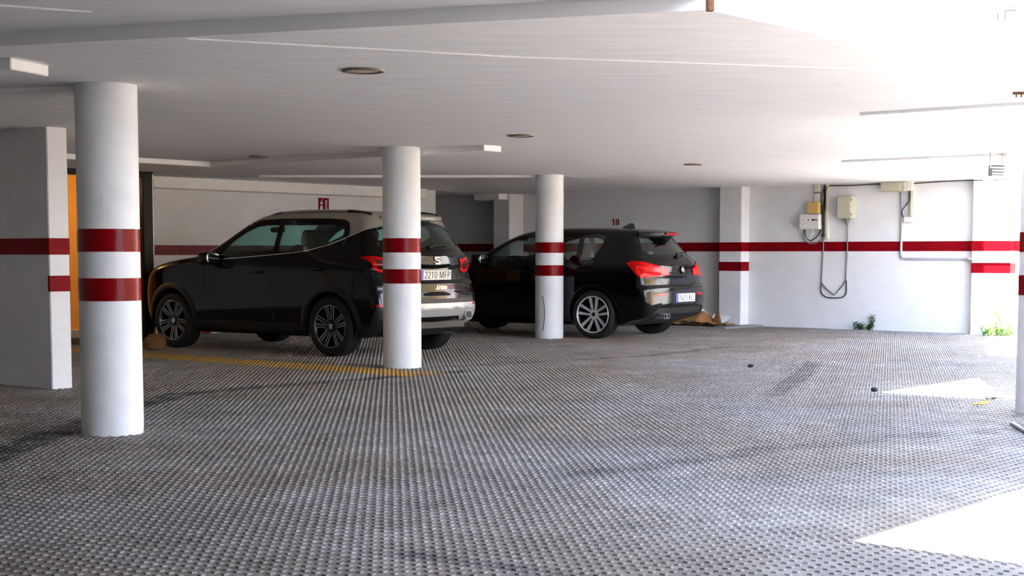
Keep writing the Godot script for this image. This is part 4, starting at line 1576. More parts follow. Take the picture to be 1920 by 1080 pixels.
func build_hatchback() -> void:
	var a := deg_to_rad(34.2)
	var car := thing("hatchback_car", "all-black hatchback with bright red tail lights, parked by the right-hand wall", "car", xd(1.53, 20.48), PI - a)
	var sh := Shape.new()
	var tp := [[-1.0, 1.33], [-0.80, 1.372], [-0.62, 1.40], [-0.4, 1.425], [-0.1, 1.447], [0.35, 1.46], [0.7, 1.46], [1.0, 1.448], [1.25, 1.418], [1.42, 1.375], [1.62, 1.295], [1.84, 1.18], [2.0, 1.095], [2.14, 1.035], [2.3, 1.01], [2.6, 0.985], [2.95, 0.93], [3.2, 0.86], [3.36, 0.77], [3.46, 0.62], [3.6, 0.4]]
	sh.top = Lut.new(tp)
	sh.slope = slopes(tp)
	sh.wy = Lut.new([[0.12, 0.77], [0.22, 0.815], [0.4, 0.855], [0.52, 0.868], [0.62, 0.876], [0.70, 0.876], [0.80, 0.870], [0.90, 0.862], [0.96, 0.846], [1.03, 0.808], [1.12, 0.762], [1.22, 0.706], [1.32, 0.645], [1.40, 0.588], [1.5, 0.5]])
	sh.pl = Lut.new([[-1.0, 0.91], [-0.6, 0.97], [0.0, 1.0], [0.8, 0.985], [1.6, 0.98], [2.4, 0.99], [2.9, 0.96], [3.3, 0.88], [3.6, 0.8]])
	sh.pg = Lut.new([[-1.0, 0.86], [-0.6, 0.915], [-0.1, 0.965], [0.6, 1.0], [1.6, 1.0], [2.4, 1.0], [3.6, 0.9]])
	sh.xr = Lut.new([[0.15, -0.42], [0.22, -0.56], [0.275, -0.78], [0.32, -0.845], [0.40, -0.868], [0.46, -0.880], [0.62, -0.876], [0.67, -0.870], [0.70, -0.842], [0.78, -0.848], [0.84, -0.862], [0.855, -0.852], [0.96, -0.842], [0.985, -0.825], [1.06, -0.775], [1.09, -0.745], [1.31, -0.585], [1.40, -0.54], [1.6, -0.46]], 400, false)
	sh.kr = Lut.new([[0.15, 0.15], [0.6, 0.16], [0.9, 0.24], [1.1, 0.34], [1.35, 0.55], [1.6, 0.55]])
	sh.xf = Lut.new([[0.15, 3.30], [0.3, 3.42], [0.55, 3.46], [0.75, 3.42], [1.0, 3.3], [1.6, 3.2]])
	sh.belt = 0.93
	sh.y_low = 0.17
	sh.y_mid = 0.72
	sh.xs = -0.18
	sh.xe = 2.85
	var body := shell(sh)
	wrap_w = 0.86
	var r: Array
	for x in [0.0, 2.69]:
		r = split(body, circle(x, 0.325, 0.362), 4)
		body = r[1]
	var win_f := [Vector2(1.72, 1.045), Vector2(1.60, 1.14), Vector2(1.42, 1.25), Vector2(1.30, 1.295), Vector2(1.12, 1.325), Vector2(0.98, 1.332), Vector2(0.96, 1.018), Vector2(1.4, 1.022)]
	var win_r := [Vector2(0.87, 1.018), Vector2(0.89, 1.335), Vector2(0.6, 1.342), Vector2(0.33, 1.335), Vector2(0.30, 1.02)]
	var win_q := [Vector2(0.235, 1.022), Vector2(0.255, 1.325), Vector2(0.12, 1.322), Vector2(0.0, 1.30), Vector2(-0.05, 1.265), Vector2(-0.045, 1.22), Vector2(0.0, 1.12), Vector2(0.03, 1.06), Vector2(0.08, 1.03)]
	r = split(body, win_f, 0)
	var g_f: Soup = r[0]
	body = r[1]
	r = split(body, win_r, 0)
	var g_r: Soup = r[0]
	body = r[1]
	r = split(body, win_q, 0)
	var g_q: Soup = r[0]
	body = r[1]
	r = split(body, [Vector2(0.01, 1.322), Vector2(0.01, 1.088), Vector2(-0.50, 1.098), Vector2(-0.575, 1.12), Vector2(-0.58, 1.15), Vector2(-0.47, 1.31)], 1)
	var g_b: Soup = r[0]
	body = r[1]
	r = split(body, [Vector2(1.50, 0.01), Vector2(2.06, 0.01), Vector2(1.95, -0.52), Vector2(1.86, -0.62), Vector2(1.42, -0.50)], 2)
	var g_w: Soup = r[0]
	body = r[1]
	var door_f := [Vector2(0.92, 0.30), Vector2(1.95, 0.30), Vector2(2.0, 0.55), Vector2(1.98, 0.85), Vector2(1.88, 0.995), Vector2(1.4, 1.005), Vector2(0.92, 1.0)]
	var door_r := [Vector2(0.91, 0.30), Vector2(0.42, 0.30), Vector2(0.38, 0.50), Vector2(0.28, 0.63), Vector2(0.12, 0.75), Vector2(0.02, 0.86), Vector2(0.0, 1.0), Vector2(0.91, 1.0)]
	r = split(body, door_f, 0)
	var d_f: Soup = split(r[0], shrink(door_f, 0.003), 0)[0]
	body = r[1]
	r = split(body, door_r, 0)
	var d_r: Soup = split(r[0], shrink(door_r, 0.003), 0)[0]
	body = r[1]
	# tail lights
	r = split(body, [Vector2(0.52, 0.985), Vector2(0.62, 1.012), Vector2(0.80, 1.005), Vector2(0.98, 0.975), Vector2(1.28, 0.925), Vector2(1.345, 0.905), Vector2(1.355, 0.835), Vector2(1.30, 0.825), Vector2(1.05, 0.82), Vector2(0.80, 0.80), Vector2(0.72, 0.80), Vector2(0.64, 0.86)], 3)
	var tl: Soup = r[0]
	body = r[1]
	r = split(tl, [Vector2(1.0, 0.955), Vector2(1.33, 0.90), Vector2(1.34, 0.845), Vector2(1.02, 0.835)], 3)
	var tl_in: Soup = r[0]
	tl = r[1]
	r = split(tl, [Vector2(0.66, 0.95), Vector2(0.94, 0.93), Vector2(0.94, 0.905), Vector2(0.70, 0.92), Vector2(0.74, 0.85), Vector2(0.94, 0.855), Vector2(0.94, 0.835), Vector2(0.72, 0.825), Vector2(0.66, 0.87)], 3)
	var tl_bar: Soup = r[0]
	tl = r[1]
	r = split(body, [Vector2(1.02, 0.585), Vector2(1.30, 0.60), Vector2(1.30, 0.58), Vector2(1.10, 0.555)], 3)
	var refl: Soup = r[0]
	body = r[1]
	var gate := [Vector2(0.01, 1.36), Vector2(-0.50, 1.34), Vector2(-0.62, 1.12), Vector2(-0.60, 1.02), Vector2(-0.56, 0.96), Vector2(-0.54, 0.82), Vector2(-0.48, 0.74), Vector2(-0.36, 0.695), Vector2(0.01, 0.69)]
	r = split(body, gate, 1)
	var g_t: Soup = split(r[0], shrink(gate, 0.003), 1)[0]
	body = r[1]
	# dark lower apron
	r = split(body, [Vector2(0.01, 0.41), Vector2(-0.58, 0.41), Vector2(-0.66, 0.34), Vector2(-0.68, 0.1), Vector2(0.01, 0.1)], 1)
	var apron: Soup = r[0]
	body = r[1]
	# black roof edge of the side windows stays body colour
	put(car, "body", soup_mesh([body, mirrored(body)]), M.paint)
	for q in [[d_f, g_f, Vector3(1.08, 0.925, 0), "front_door"], [d_r, g_r, Vector3(0.14, 0.945, 0), "rear_door"]]:
		for sg in [-1.0, 1.0]:
			var ds: Soup = q[0] if sg < 0 else mirrored(q[0])
			var gs: Soup = q[1] if sg < 0 else mirrored(q[1])
			var dn := put(car, q[3], soup_mesh([ds]), M.paint)
			put(dn, "window_pane", pane_mesh([gs]), M.glass_grey)
			var hp: Vector3 = sh.hit(q[2], Vector3(0, 0, -1))
			var hm := MB.new()
			hm.ball(Vector3(hp.x, hp.y, (absf(hp.z) + 0.018) * sg), Vector3(0.10, 0.015, 0.016), 14, 8, 0.6)
			put(dn, "door_handle", hm.mesh(), M.paint)
	pair(car, "quarter_window", g_q, M.glass_grey, true)
	put(car, "windscreen", pane_mesh([g_w, mirrored(g_w)]), M.glass_grey)
	var tg := put(car, "tailgate", soup_mesh([g_t, mirrored(g_t)]), M.paint)
	put(tg, "rear_window", pane_mesh([g_b, mirrored(g_b)]), M.glass_grey)
	for sg in [0, 1]:
		var t1: Soup = tl if sg == 0 else mirrored(tl)
		var t2: Soup = tl_in if sg == 0 else mirrored(tl_in)
		var t3: Soup = tl_bar if sg == 0 else mirrored(tl_bar)
		var ln := put(car, "tail_light", soup_mesh([moved(t1, 0.008)]), M.light_red, Vector3.ZERO, 0, "red tail light")
		put(ln, "inner_lens", soup_mesh([moved(t2, 0.008)]), M.light_bright)
		put(ln, "light_bar", soup_mesh([moved(t3, 0.005)]), M.light_bright)
	pair(car, "reflector", moved(refl, 0.003), M.light_red)
	put(car, "rear_apron", soup_mesh([moved(apron, -0.004), mirrored(moved(apron, -0.004))]), M.trim)
	for x in [0.0, 2.69]:
		arch_liner(car, x, 0.325, 0.362, 0.84)
		var lip := arch_lip(sh, x, 0.325, 0.357, 0.025, 0.006)
		pair(car, "arch_edge", lip, M.paint)
	var spl := spoiler_meshes(sh, -0.28, -0.70, 0.47, 0.036, 0.008, 1.05)
	var spn := put(car, "spoiler", spl[0], M.paint)
	put(spn, "spoiler_underside", spl[1], M.gloss_black)
	var bl := MB.new()
	bl.box(Vector3(-0.698, spl[2] - 0.018, 0), Vector3(0.016, 0.024, 0.30), 0.004)
	put(spn, "brake_light", bl.mesh(), M.light_red)
	# fin antenna
	var fin := MB.new()
	fin.prism(PackedVector2Array([Vector2(0.09, 1.44), Vector2(0.0, 1.485), Vector2(-0.07, 1.515), Vector2(-0.11, 1.515), Vector2(-0.14, 1.44)]), -0.012, 0.012)
	put(car, "roof_antenna", fin.mesh(), M.gloss_black)
	var wi := MB.new()
	wi.ball(Vector3(-0.78, 1.085, 0.0), Vector3(0.03, 0.035, 0.04), 10, 6)
	wi.tube([Vector3(-0.79, 1.09, 0.0), Vector3(-0.765, 1.115, 0.14), Vector3(-0.72, 1.13, 0.36)], 0.009, 6)
	put(tg, "rear_wiper", wi.mesh(), M.trim)
	# round badge
	var rb := Node3D.new()
	rb.name = "badge"
	tg.add_child(rb)
	rb.position = Vector3(-0.862, 0.90, 0.0)
	rb.basis = Basis(Vector3(0, 0, 1), PI / 2 - 0.09)
	var ring := MB.new()
	ring.lathe([Vector2(0.041, -0.004), Vector2(0.041, 0.005), Vector2(0.037, 0.007), Vector2(0.035, 0.004)], 32)
	put(rb, "badge_ring", ring.mesh(), M.chrome)
	var ink := MB.new()
	ink.lathe([Vector2(0.036, 0.004), Vector2(0.024, 0.005)], 32)
	put(rb, "badge_field", ink.mesh(), M.gloss_black)
	for k in 4:
		var qd := MB.new()
		for i in 8:
			var a0 := PI / 2 * (k + i / 8.0)
			var a1 := PI / 2 * (k + (i + 1) / 8.0)
			qd.tri(Vector3(0, 0.0055, 0), Vector3(cos(a0) * 0.024, 0.0055, sin(a0) * 0.024), Vector3(cos(a1) * 0.024, 0.0055, sin(a1) * 0.024), Vector3.UP, Vector3.UP, Vector3.UP)
		put(rb, "badge_quarter", qd.mesh(), M.emblem_blue if k % 2 == 0 else M.paper)
	plate(car, Vector3(-0.878, 0.535, 0.06), 0.0, "1625 KLL", Color(0.90, 0.90, 0.90))
	# exhaust
	for z in [-0.50, -0.41]:
		var ex := MB.new()
		ex.lathe([Vector2(0.028, 0.0), Vector2(0.034, 0.0), Vector2(0.034, 0.16), Vector2(0.028, 0.16), Vector2(0.028, 0.0)], 20, Basis(Vector3(0, 1, 0), Vector3(-1, 0, 0), Vector3(0, 0, 1)), Vector3(-0.72, 0.305, z))
		put(car, "exhaust_tip", ex.mesh(), M.chrome)
	seats(car, [[1.22, [-0.36, 0.36], 0.52], [0.32, [-0.36, 0.36], 0.54]], 0.50)
	cockpit(car, 1.95, 0.88, 0.64, -0.42)
	put(car, "floor_pan", box_mesh(Vector3(3.4, 0.12, 1.08), 0.02), M.dark, Vector3(1.3, 0.26, 0))
	put(car, "floor_pan", box_mesh(Vector3(1.75, 0.10, 1.56), 0.02), M.dark, Vector3(1.34, 0.26, 0))
	for sg in [-1.0, 1.0]:
		wing_mirror(car, Vector3(1.76, 1.035, 0.93), sg)
	var kit := wheel_kit(false, 0.318, 0.240, 0.225)
	for q in [[0.0, -1, 0.31], [0.0, 1, 0.6], [2.69, -1, 0.9], [2.69, 1, 0.1]]:
		wheel(car, "wheel", Vector3(q[0], 0.3205, q[1] * 0.752), q[1] > 0, kit, q[2])

# ===================================================================== fittings
func downlight(x: float, d: float, dia: float, label: String) -> void:
	var t := thing("ceiling_light", label, "light", xd(x, d, H), 0.0, "round recessed ceiling lights, switched off")
	var r := dia / 2
	var m := MB.new()
	m.lathe([Vector2(r * 0.80, -0.006), Vector2(r * 0.86, -0.014), Vector2(r * 0.97, -0.012), Vector2(r, 0.002)], 40)
	put(t, "trim_ring", m.mesh(), M.light_ring)
	var l := MB.new()
	l.lathe([Vector2(0.0, -0.010), Vector2(r * 0.6, -0.009), Vector2(r * 0.82, -0.005)], 40)
	put(t, "lens", l.mesh(), M.light_lens)

func on_r(u: float, y: float, off := 0.0) -> Vector3:
	return uv(u, 20.2 - off, y)

func wall_tube(called: String, label: String, category: String, pts: Array, r: float, m: Material, group := "") -> Node3D:
	# pts are (u, y, distance from the wall); rounded corners by subdividing
	var path := []
	for q in pts:
		path.append(on_r(q[0], q[1], q[2]))
	var sm := []
	for i in path.size():
		if i == 0 or i == path.size() - 1:
			sm.append(path[i])
			continue
		var a: Vector3 = path[i - 1]
		var b: Vector3 = path[i]
		var c: Vector3 = path[i + 1]
		var l := minf(0.07, 0.45 * minf(a.distance_to(b), b.distance_to(c)))
		var p0 := b + (a - b).normalized() * l
		var p1 := b + (c - b).normalized() * l
		for k in 5:
			var t := k / 4.0
			sm.append(p0.lerp(b, t).lerp(b.lerp(p1, t), t))
	var mb := MB.new()
	mb.tube(sm, r, 8)
	var o := put(self, numbered(called), mb.mesh(), m)
	o.set_meta("label", label)
	o.set_meta("category", category)
	if group:
		o.set_meta("group", group)
	return o

func wall_box(called: String, label: String, u0: float, u1: float, y0: float, y1: float, dep: float, m: Material, category := "box") -> Node3D:
	var t := thing(called, label, category, on_r((u0 + u1) / 2, y0), -deg_to_rad(ANG))
	put(t, "case", box_mesh(Vector3(u1 - u0, y1 - y0, dep), 0.006), m, Vector3(0, (y1 - y0) / 2, dep / 2))
	return t

func build_lights_and_boxes() -> void:
	downlight(-0.83, 8.58, 0.244, "largest round recessed ceiling light, nearest to the viewer")
	downlight(0.08, 13.26, 0.235, "middle one of the three round recessed ceiling lights")
	downlight(2.07, 17.49, 0.22, "round recessed ceiling light nearest to the wall with the electric boxes")
	downlight(-2.66, 16.06, 0.2, "dim recessed ceiling light above the two-tone car")
	# electric boxes on the right-hand wall
	var t := wall_box("meter_box", "white plastic meter box with two covers, under the ochre box", -11.52, -11.19, 1.47, 1.69, 0.12, M.box_white)
	put(t, "cover", box_mesh(Vector3(0.115, 0.20, 0.012), 0.003), M.box_white, Vector3(-0.10, 0.11, 0.124))
	put(t, "cover", box_mesh(Vector3(0.195, 0.20, 0.012), 0.003), M.box_white, Vector3(0.062, 0.11, 0.124))
	for q in [Vector2(-0.145, 0.20), Vector2(-0.145, 0.02), Vector2(-0.055, 0.02), Vector2(-0.055, 0.20), Vector2(-0.10, 0.075), Vector2(-0.10, 0.14)]:
		var sc := MB.new()
		sc.ball(Vector3(q.x, q.y, 0.131), Vector3(0.007, 0.007, 0.004), 8, 6)
		put(t, "screw", sc.mesh(), M.cable_grey)
	for q in [[0.0, 0.012], [0.075, 0.045], [0.125, 0.022]]:
		put(t, "breaker_switch", box_mesh(Vector3(q[1], 0.024, 0.008), 0.002), M.cable, Vector3(q[0] - 0.005, 0.138, 0.132))
	t = wall_box("junction_box", "ochre junction box above the white meter box", -11.40, -11.20, 1.695, 1.87, 0.11, M.box_ochre)
	put(t, "lid", box_mesh(Vector3(0.185, 0.16, 0.012), 0.004), M.box_ochre, Vector3(0, 0.0875, 0.113))
	for k in 3:
		var gl := MB.new()
		gl.tube([Vector3(0.09, 0.06 + 0.035 * k, 0.06), Vector3(0.125, 0.06 + 0.035 * k, 0.06)], 0.012, 8)
		put(t, "cable_gland", gl.mesh(), M.rust)
	t = wall_box("cabinet_box", "beige cabinet hung alone on the wall right of the meter box", -10.89, -10.66, 1.62, 1.945, 0.14, M.box_beige)
	put(t, "door", box_mesh(Vector3(0.205, 0.30, 0.014), 0.004), M.box_beige, Vector3(0, 0.1625, 0.145))
	for y in [0.06, 0.27]:
		put(t, "hinge", box_mesh(Vector3(0.012, 0.035, 0.012), 0.002), M.cable, Vector3(0.112, y, 0.142))
	var cone := MB.new()
	cone.lathe([Vector2(0.012, -0.11), Vector2(0.03, -0.05), Vector2(0.055, 0.0)], 12, Basis(), Vector3(0.01, 0.0, 0.06))
	put(t, "cable_boot", cone.mesh(), M.cable_grey)
	t = wall_box("junction_box", "long beige junction box under the ceiling with a conduit below", -10.21, -9.83, 1.99, 2.125, 0.13, M.box_beige)
	put(t, "lid", box_mesh(Vector3(0.30, 0.125, 0.012), 0.004), M.box_beige, Vector3(-0.035, 0.07, 0.134))
	put(t, "side_case", box_mesh(Vector3(0.085, 0.13, 0.10), 0.004), M.box_white, Vector3(0.235, 0.075, 0.05))
	t = wall_box("socket_box", "small white box at the lower end of the cream duct", -9.88, -9.745, 1.555, 1.63, 0.06, M.box_white)
	put(t, "lid", box_mesh(Vector3(0.11, 0.06, 0.008), 0.002), M.box_white, Vector3(0, 0.0375, 0.062))
	# ducts
	t = wall_box("cable_duct", "short cream duct from the ceiling to the ochre junction box", -11.315, -11.235, 1.87, 2.13, 0.05, M.duct, "duct")
	put(t, "duct_clip", box_mesh(Vector3(0.09, 0.02, 0.058), 0.002), M.cable_grey, Vector3(0, 0.14, 0.028))
	wall_box("cable_duct", "tall cream duct beside the bundle of black cables", -11.135, -11.085, 1.33, 2.13, 0.04, M.duct, "duct")
	wall_box("cable_duct", "cream duct from the ceiling down to the small white box", -9.79, -9.74, 1.63, 2.13, 0.04, M.duct, "duct")
	# cables and conduit
	wall_tube("conduit", "grey conduit that drops across the red stripe and turns right along the wall", "conduit", [[-9.92, 1.99, 0.03], [-9.92, 1.5, 0.02], [-9.925, 1.04, 0.02], [-9.2, 1.035, 0.02], [-8.86, 1.035, 0.02], [-8.85, 1.035, 0.20], [-8.2, 1.035, 0.20]], 0.017, M.conduit)
	wall_tube("ceiling_cable", "thin black cable along the top of the wall", "cable", [[-11.13, 1.75, 0.05], [-11.13, 2.05, 0.05], [-11.10, 2.105, 0.03], [-10.7, 2.10, 0.03], [-10.25, 2.11, 0.03], [-9.75, 2.10, 0.03], [-9.35, 2.115, 0.03], [-8.9, 2.11, 0.22], [-8.45, 2.10, 0.24], [-8.25, 2.115, 0.24]], 0.008, M.cable)
	wall_tube("black_cable", "straight black cable beside the tall cream duct", "cable", [[-11.16, 2.12, 0.02], [-11.165, 1.8, 0.03], [-11.175, 1.5, 0.02], [-11.18, 1.36, 0.02]], 0.012, M.cable)
	wall_tube("black_cable", "bowed black cable nearest to the ochre junction box", "cable", [[-11.15, 2.12, 0.04], [-11.20, 1.95, 0.05], [-11.185, 1.6, 0.05], [-11.17, 1.42, 0.03], [-11.20, 1.36, 0.03]], 0.009, M.cable)
	wall_tube("looped_cable", "longest grey cable looped under the white meter box", "cable", [[-11.48, 1.47, 0.06], [-11.49, 1.36, 0.06], [-11.42, 1.27, 0.06], [-11.30, 1.26, 0.05], [-11.18, 1.31, 0.04], [-11.12, 1.40, 0.03]], 0.010, M.cable_grey)
	wall_tube("looped_cable", "black cable looped under the white meter box", "cable", [[-11.46, 1.47, 0.07], [-11.44, 1.35, 0.07], [-11.36, 1.29, 0.07], [-11.24, 1.37, 0.05], [-11.19, 1.50, 0.04]], 0.009, M.cable)
	wall_tube("looped_cable", "short white cable crossing the loops under the meter box", "cable", [[-11.31, 1.47, 0.08], [-11.33, 1.38, 0.08], [-11.41, 1.33, 0.07], [-11.45, 1.38, 0.06]], 0.009, M.box_white)
	wall_tube("hanging_cable", "left one of the two thin grey cables hanging below the red stripe", "cable", [[-11.17, 1.36, 0.015], [-11.18, 1.0, 0.015], [-11.195, 0.68, 0.015], [-11.12, 0.60, 0.015], [-10.98, 0.50, 0.015]], 0.009, M.cable_grey)
	wall_tube("hanging_cable", "thin grey cable hanging below the beige cabinet", "cable", [[-10.765, 1.55, 0.05], [-10.775, 1.2, 0.02], [-10.795, 0.70, 0.015], [-10.86, 0.62, 0.015], [-10.98, 0.50, 0.015]], 0.009, M.cable_grey)
	wall_tube("hanging_cable", "black cable hanging in a wide flat loop above the floor", "cable", [[-11.20, 0.68, 0.012], [-11.20, 0.52, 0.012], [-11.12, 0.465, 0.012], [-10.98, 0.455, 0.012], [-10.83, 0.47, 0.012], [-10.78, 0.53, 0.012], [-10.785, 0.72, 0.012]], 0.008, M.cable)
	wall_tube("curved_cable", "black cable bent like a bow beside the grey conduit", "cable", [[-9.80, 2.0, 0.05], [-9.80, 1.85, 0.05], [-9.86, 1.78, 0.06], [-9.91, 1.71, 0.06], [-9.90, 1.65, 0.05], [-9.865, 1.61, 0.04]], 0.009, M.cable)
	wall_tube("curved_cable", "thin grey cable hanging straight to the small white box", "cable", [[-9.81, 2.0, 0.04], [-9.815, 1.8, 0.04], [-9.81, 1.69, 0.05], [-9.815, 1.63, 0.05]], 0.007, M.cable_grey)
	# floodlight under the slab edge
	var fp := xd(4.93, 15.55, 0.0)
	var fl := thing("floodlight", "grey finned floodlight hanging from the slab edge at the right", "light", fp, deg_to_rad(200))
	put(fl, "bracket", box_mesh(Vector3(0.045, 0.16, 0.012), 0.002), M.grey_metal, Vector3(-0.075, 2.05, 0))
	put(fl, "bracket", box_mesh(Vector3(0.045, 0.16, 0.012), 0.002), M.grey_metal, Vector3(0.075, 2.05, 0))
	put(fl, "housing", box_mesh(Vector3(0.17, 0.12, 0.06), 0.012), M.grey_metal, Vector3(0, 1.95, 0.02))
	for k in 4:
		put(fl, "cooling_fin", box_mesh(Vector3(0.16, 0.006, 0.05), 0.001), M.cable, Vector3(0, 1.905 + 0.03 * k, -0.03))
	put(fl, "front_glass", box_mesh(Vector3(0.14, 0.09, 0.004), 0.001), M.mirror, Vector3(0, 1.95, 0.052))
	# lamp on the upper wall
	var wl := thing("wall_lamp", "small white cylinder lamp on the sunlit upper wall", "lamp", uv(-3.59, 8.47, 2.43), -deg_to_rad(ANG))
	var c := MB.new()
	c.lathe([Vector2(0.0, -0.05), Vector2(0.032, -0.05), Vector2(0.034, 0.0), Vector2(0.034, 0.04), Vector2(0.0, 0.042)], 20, Basis(), Vector3(0.07, 0.0, 0))
	put(wl, "lamp_body", c.mesh(), M.box_white)
	put(wl, "lamp_neck", box_mesh(Vector3(0.068, 0.035, 0.04), 0.004), M.grey_metal, Vector3(0.07, 0.06, 0))
	put(wl, "wall_plate", box_mesh(Vector3(0.04, 0.05, 0.05), 0.004), M.conduit, Vector3(0.02, 0.02, 0))
	# rusty bracket at the slab edge, right
	var rb := thing("rusty_bracket", "rusty steel bracket with bolts under the slab edge at the right", "bracket", xd(3.22, 9.75, H - 0.02), deg_to_rad(-10))
	put(rb, "flange", box_mesh(Vector3(0.16, 0.012, 0.05), 0.002), M.rust, Vector3(0.04, 0.012, 0))
	for k in 3:
		put(rb, "bolt", box_mesh(Vector3(0.008, 0.02, 0.008), 0.001), M.rust, Vector3(-0.02 + 0.03 * k, -0.003, 0))
	# fire extinguisher sign on the left-hand wall
	var sg := thing("safety_sign", "red and white fire extinguisher sign on the wall above the two-tone car", "sign", uv(-17.0, 15.56, 1.60), PI / 2 - deg_to_rad(ANG))
	put(sg, "sign_board", box_mesh(Vector3(0.21, 0.34, 0.006), 0.001), M.red_wall, Vector3(0, 0.17, 0.004))
	var pic := MB.new()
	pic.prism(PackedVector2Array([Vector2(-0.075, 0.03), Vector2(-0.02, 0.03), Vector2(-0.02, 0.20), Vector2(-0.035, 0.23), Vector2(-0.06, 0.23), Vector2(-0.075, 0.20)]), 0.0072, 0.009)
	pic.box(Vector3(-0.045, 0.265, 0.008), Vector3(0.045, 0.04, 0.002))
	pic.tube([Vector3(-0.05, 0.30, 0.008), Vector3(-0.02, 0.315, 0.008)], 0.006, 6)
	put(sg, "pictogram", pic.mesh(), M.paper)
	var tx := put(sg, "sign_lettering", text_mesh("EXTINTOR", 0.042, 0.002, true), M.paper, Vector3(0.05, 0.17, 0.0085))
	tx.rotation = Vector3(0, 0, PI / 2)

# ===================================================================== small things
func leaf(m: MB, at: Vector3, dir: Vector3, l: float, w: float) -> void:
	var d := dir.normalized()
	var s := d.cross(Vector3.UP)
	if s.length() < 0.1:
		s = Vector3.RIGHT
	s = s.normalized()
	var nn := s.cross(d).normalized()
	var p0 := at
	var p1 := at + d * l * 0.45 + s * w * 0.5 + nn * l * 0.08
	var p2 := at + d * l
	var p3 := at + d * l * 0.45 - s * w * 0.5 + nn * l * 0.08
	var pm := at + d * l * 0.5
	m.tri(p0, p1, pm)
	m.tri(p1, p2, pm)
	m.tri(p2, p3, pm)
	m.tri(p3, p0, pm)

func weed(called: String, label: String, at: Vector3, stems: Array, lm: Material, ls: float, dens: float) -> void:
	var t := thing(called, label, "plant", at, 0.0)
	for q in stems:
		# q: x, z, height, lean x, lean z
		var path := []
		for k in 6:
			var e := k / 5.0
			path.append(Vector3(q[0] + q[3] * e * e, q[2] * e, q[1] + q[4] * e * e))
		var m := MB.new()
		m.tube(path, 0.004, 5)
		put(t, "stem", m.mesh(), lm)
		var lf := MB.new()
		var cnt := int(q[2] / dens) + 3
		for k in cnt:
			var e := (k + 0.5) / cnt
			var i := mini(int(e * 5), 4)
			var p: Vector3 = path[i].lerp(path[i + 1], e * 5 - i)
			var an: float = k * 2.4 + q[0] * 30.0
			leaf(lf, p, Vector3(cos(an), rng.randf_range(0.1, 0.7), sin(an)), ls * rng.randf_range(0.7, 1.2), ls * 0.6)
		put(t, "leaves", lf.mesh(), lm)

func crumpled(seed_v: int, size: Vector3, n := 14) -> ArrayMesh:
	# a wavy sheet with thickness
	var nz := noise(1.6, 3, seed_v)
	var m := MB.new()
	var g := []
	for j in n + 1:
		var row := []
		for i in n + 1:
			var x := (float(i) / n - 0.5) * size.x
			var z := (float(j) / n - 0.5) * size.z
			var fold := absf(nz.get_noise_2d(x * 1.8, z * 1.8)) * 1.6
			row.append(Vector3(x + 0.02 * nz.get_noise_2d(z * 3.0, x), 0.006 + size.y * fold, z))
		g.append(row)
	for s in [0.0, 0.004]:
		for j in n:
			for i in n:
				var o := Vector3(0, -s, 0)
				m.tri(g[j][i] + o, g[j][i + 1] + o, g[j + 1][i + 1] + o)
				m.tri(g[j][i] + o, g[j + 1][i + 1] + o, g[j + 1][i] + o)
	return m.mesh()

func flap(pts: Array, thick: float) -> ArrayMesh:
	# a folded board: strip of quads given by pairs of points
	var m := MB.new()
	for i in pts.size() - 1:
		var a: Vector3 = pts[i][0]
		var b: Vector3 = pts[i][1]
		var c: Vector3 = pts[i + 1][1]
		var d: Vector3 = pts[i + 1][0]
		var nn := (b - a).cross(d - a).normalized() * thick
		m.tri(a, b, c)
		m.tri(a, c, d)
		m.tri(a - nn, c - nn, b - nn)
		m.tri(a - nn, d - nn, c - nn)
		for e in [[a, b], [c, d]]:
			m.tri(e[0], e[1], e[1] - nn)
			m.tri(e[0], e[1] - nn, e[0] - nn)
		if i == 0:
			m.tri(a, d, d - nn)
			m.tri(a, d - nn, a - nn)
		m.tri(b, c, c - nn)
		m.tri(b, c - nn, b - nn)
	return m.mesh()

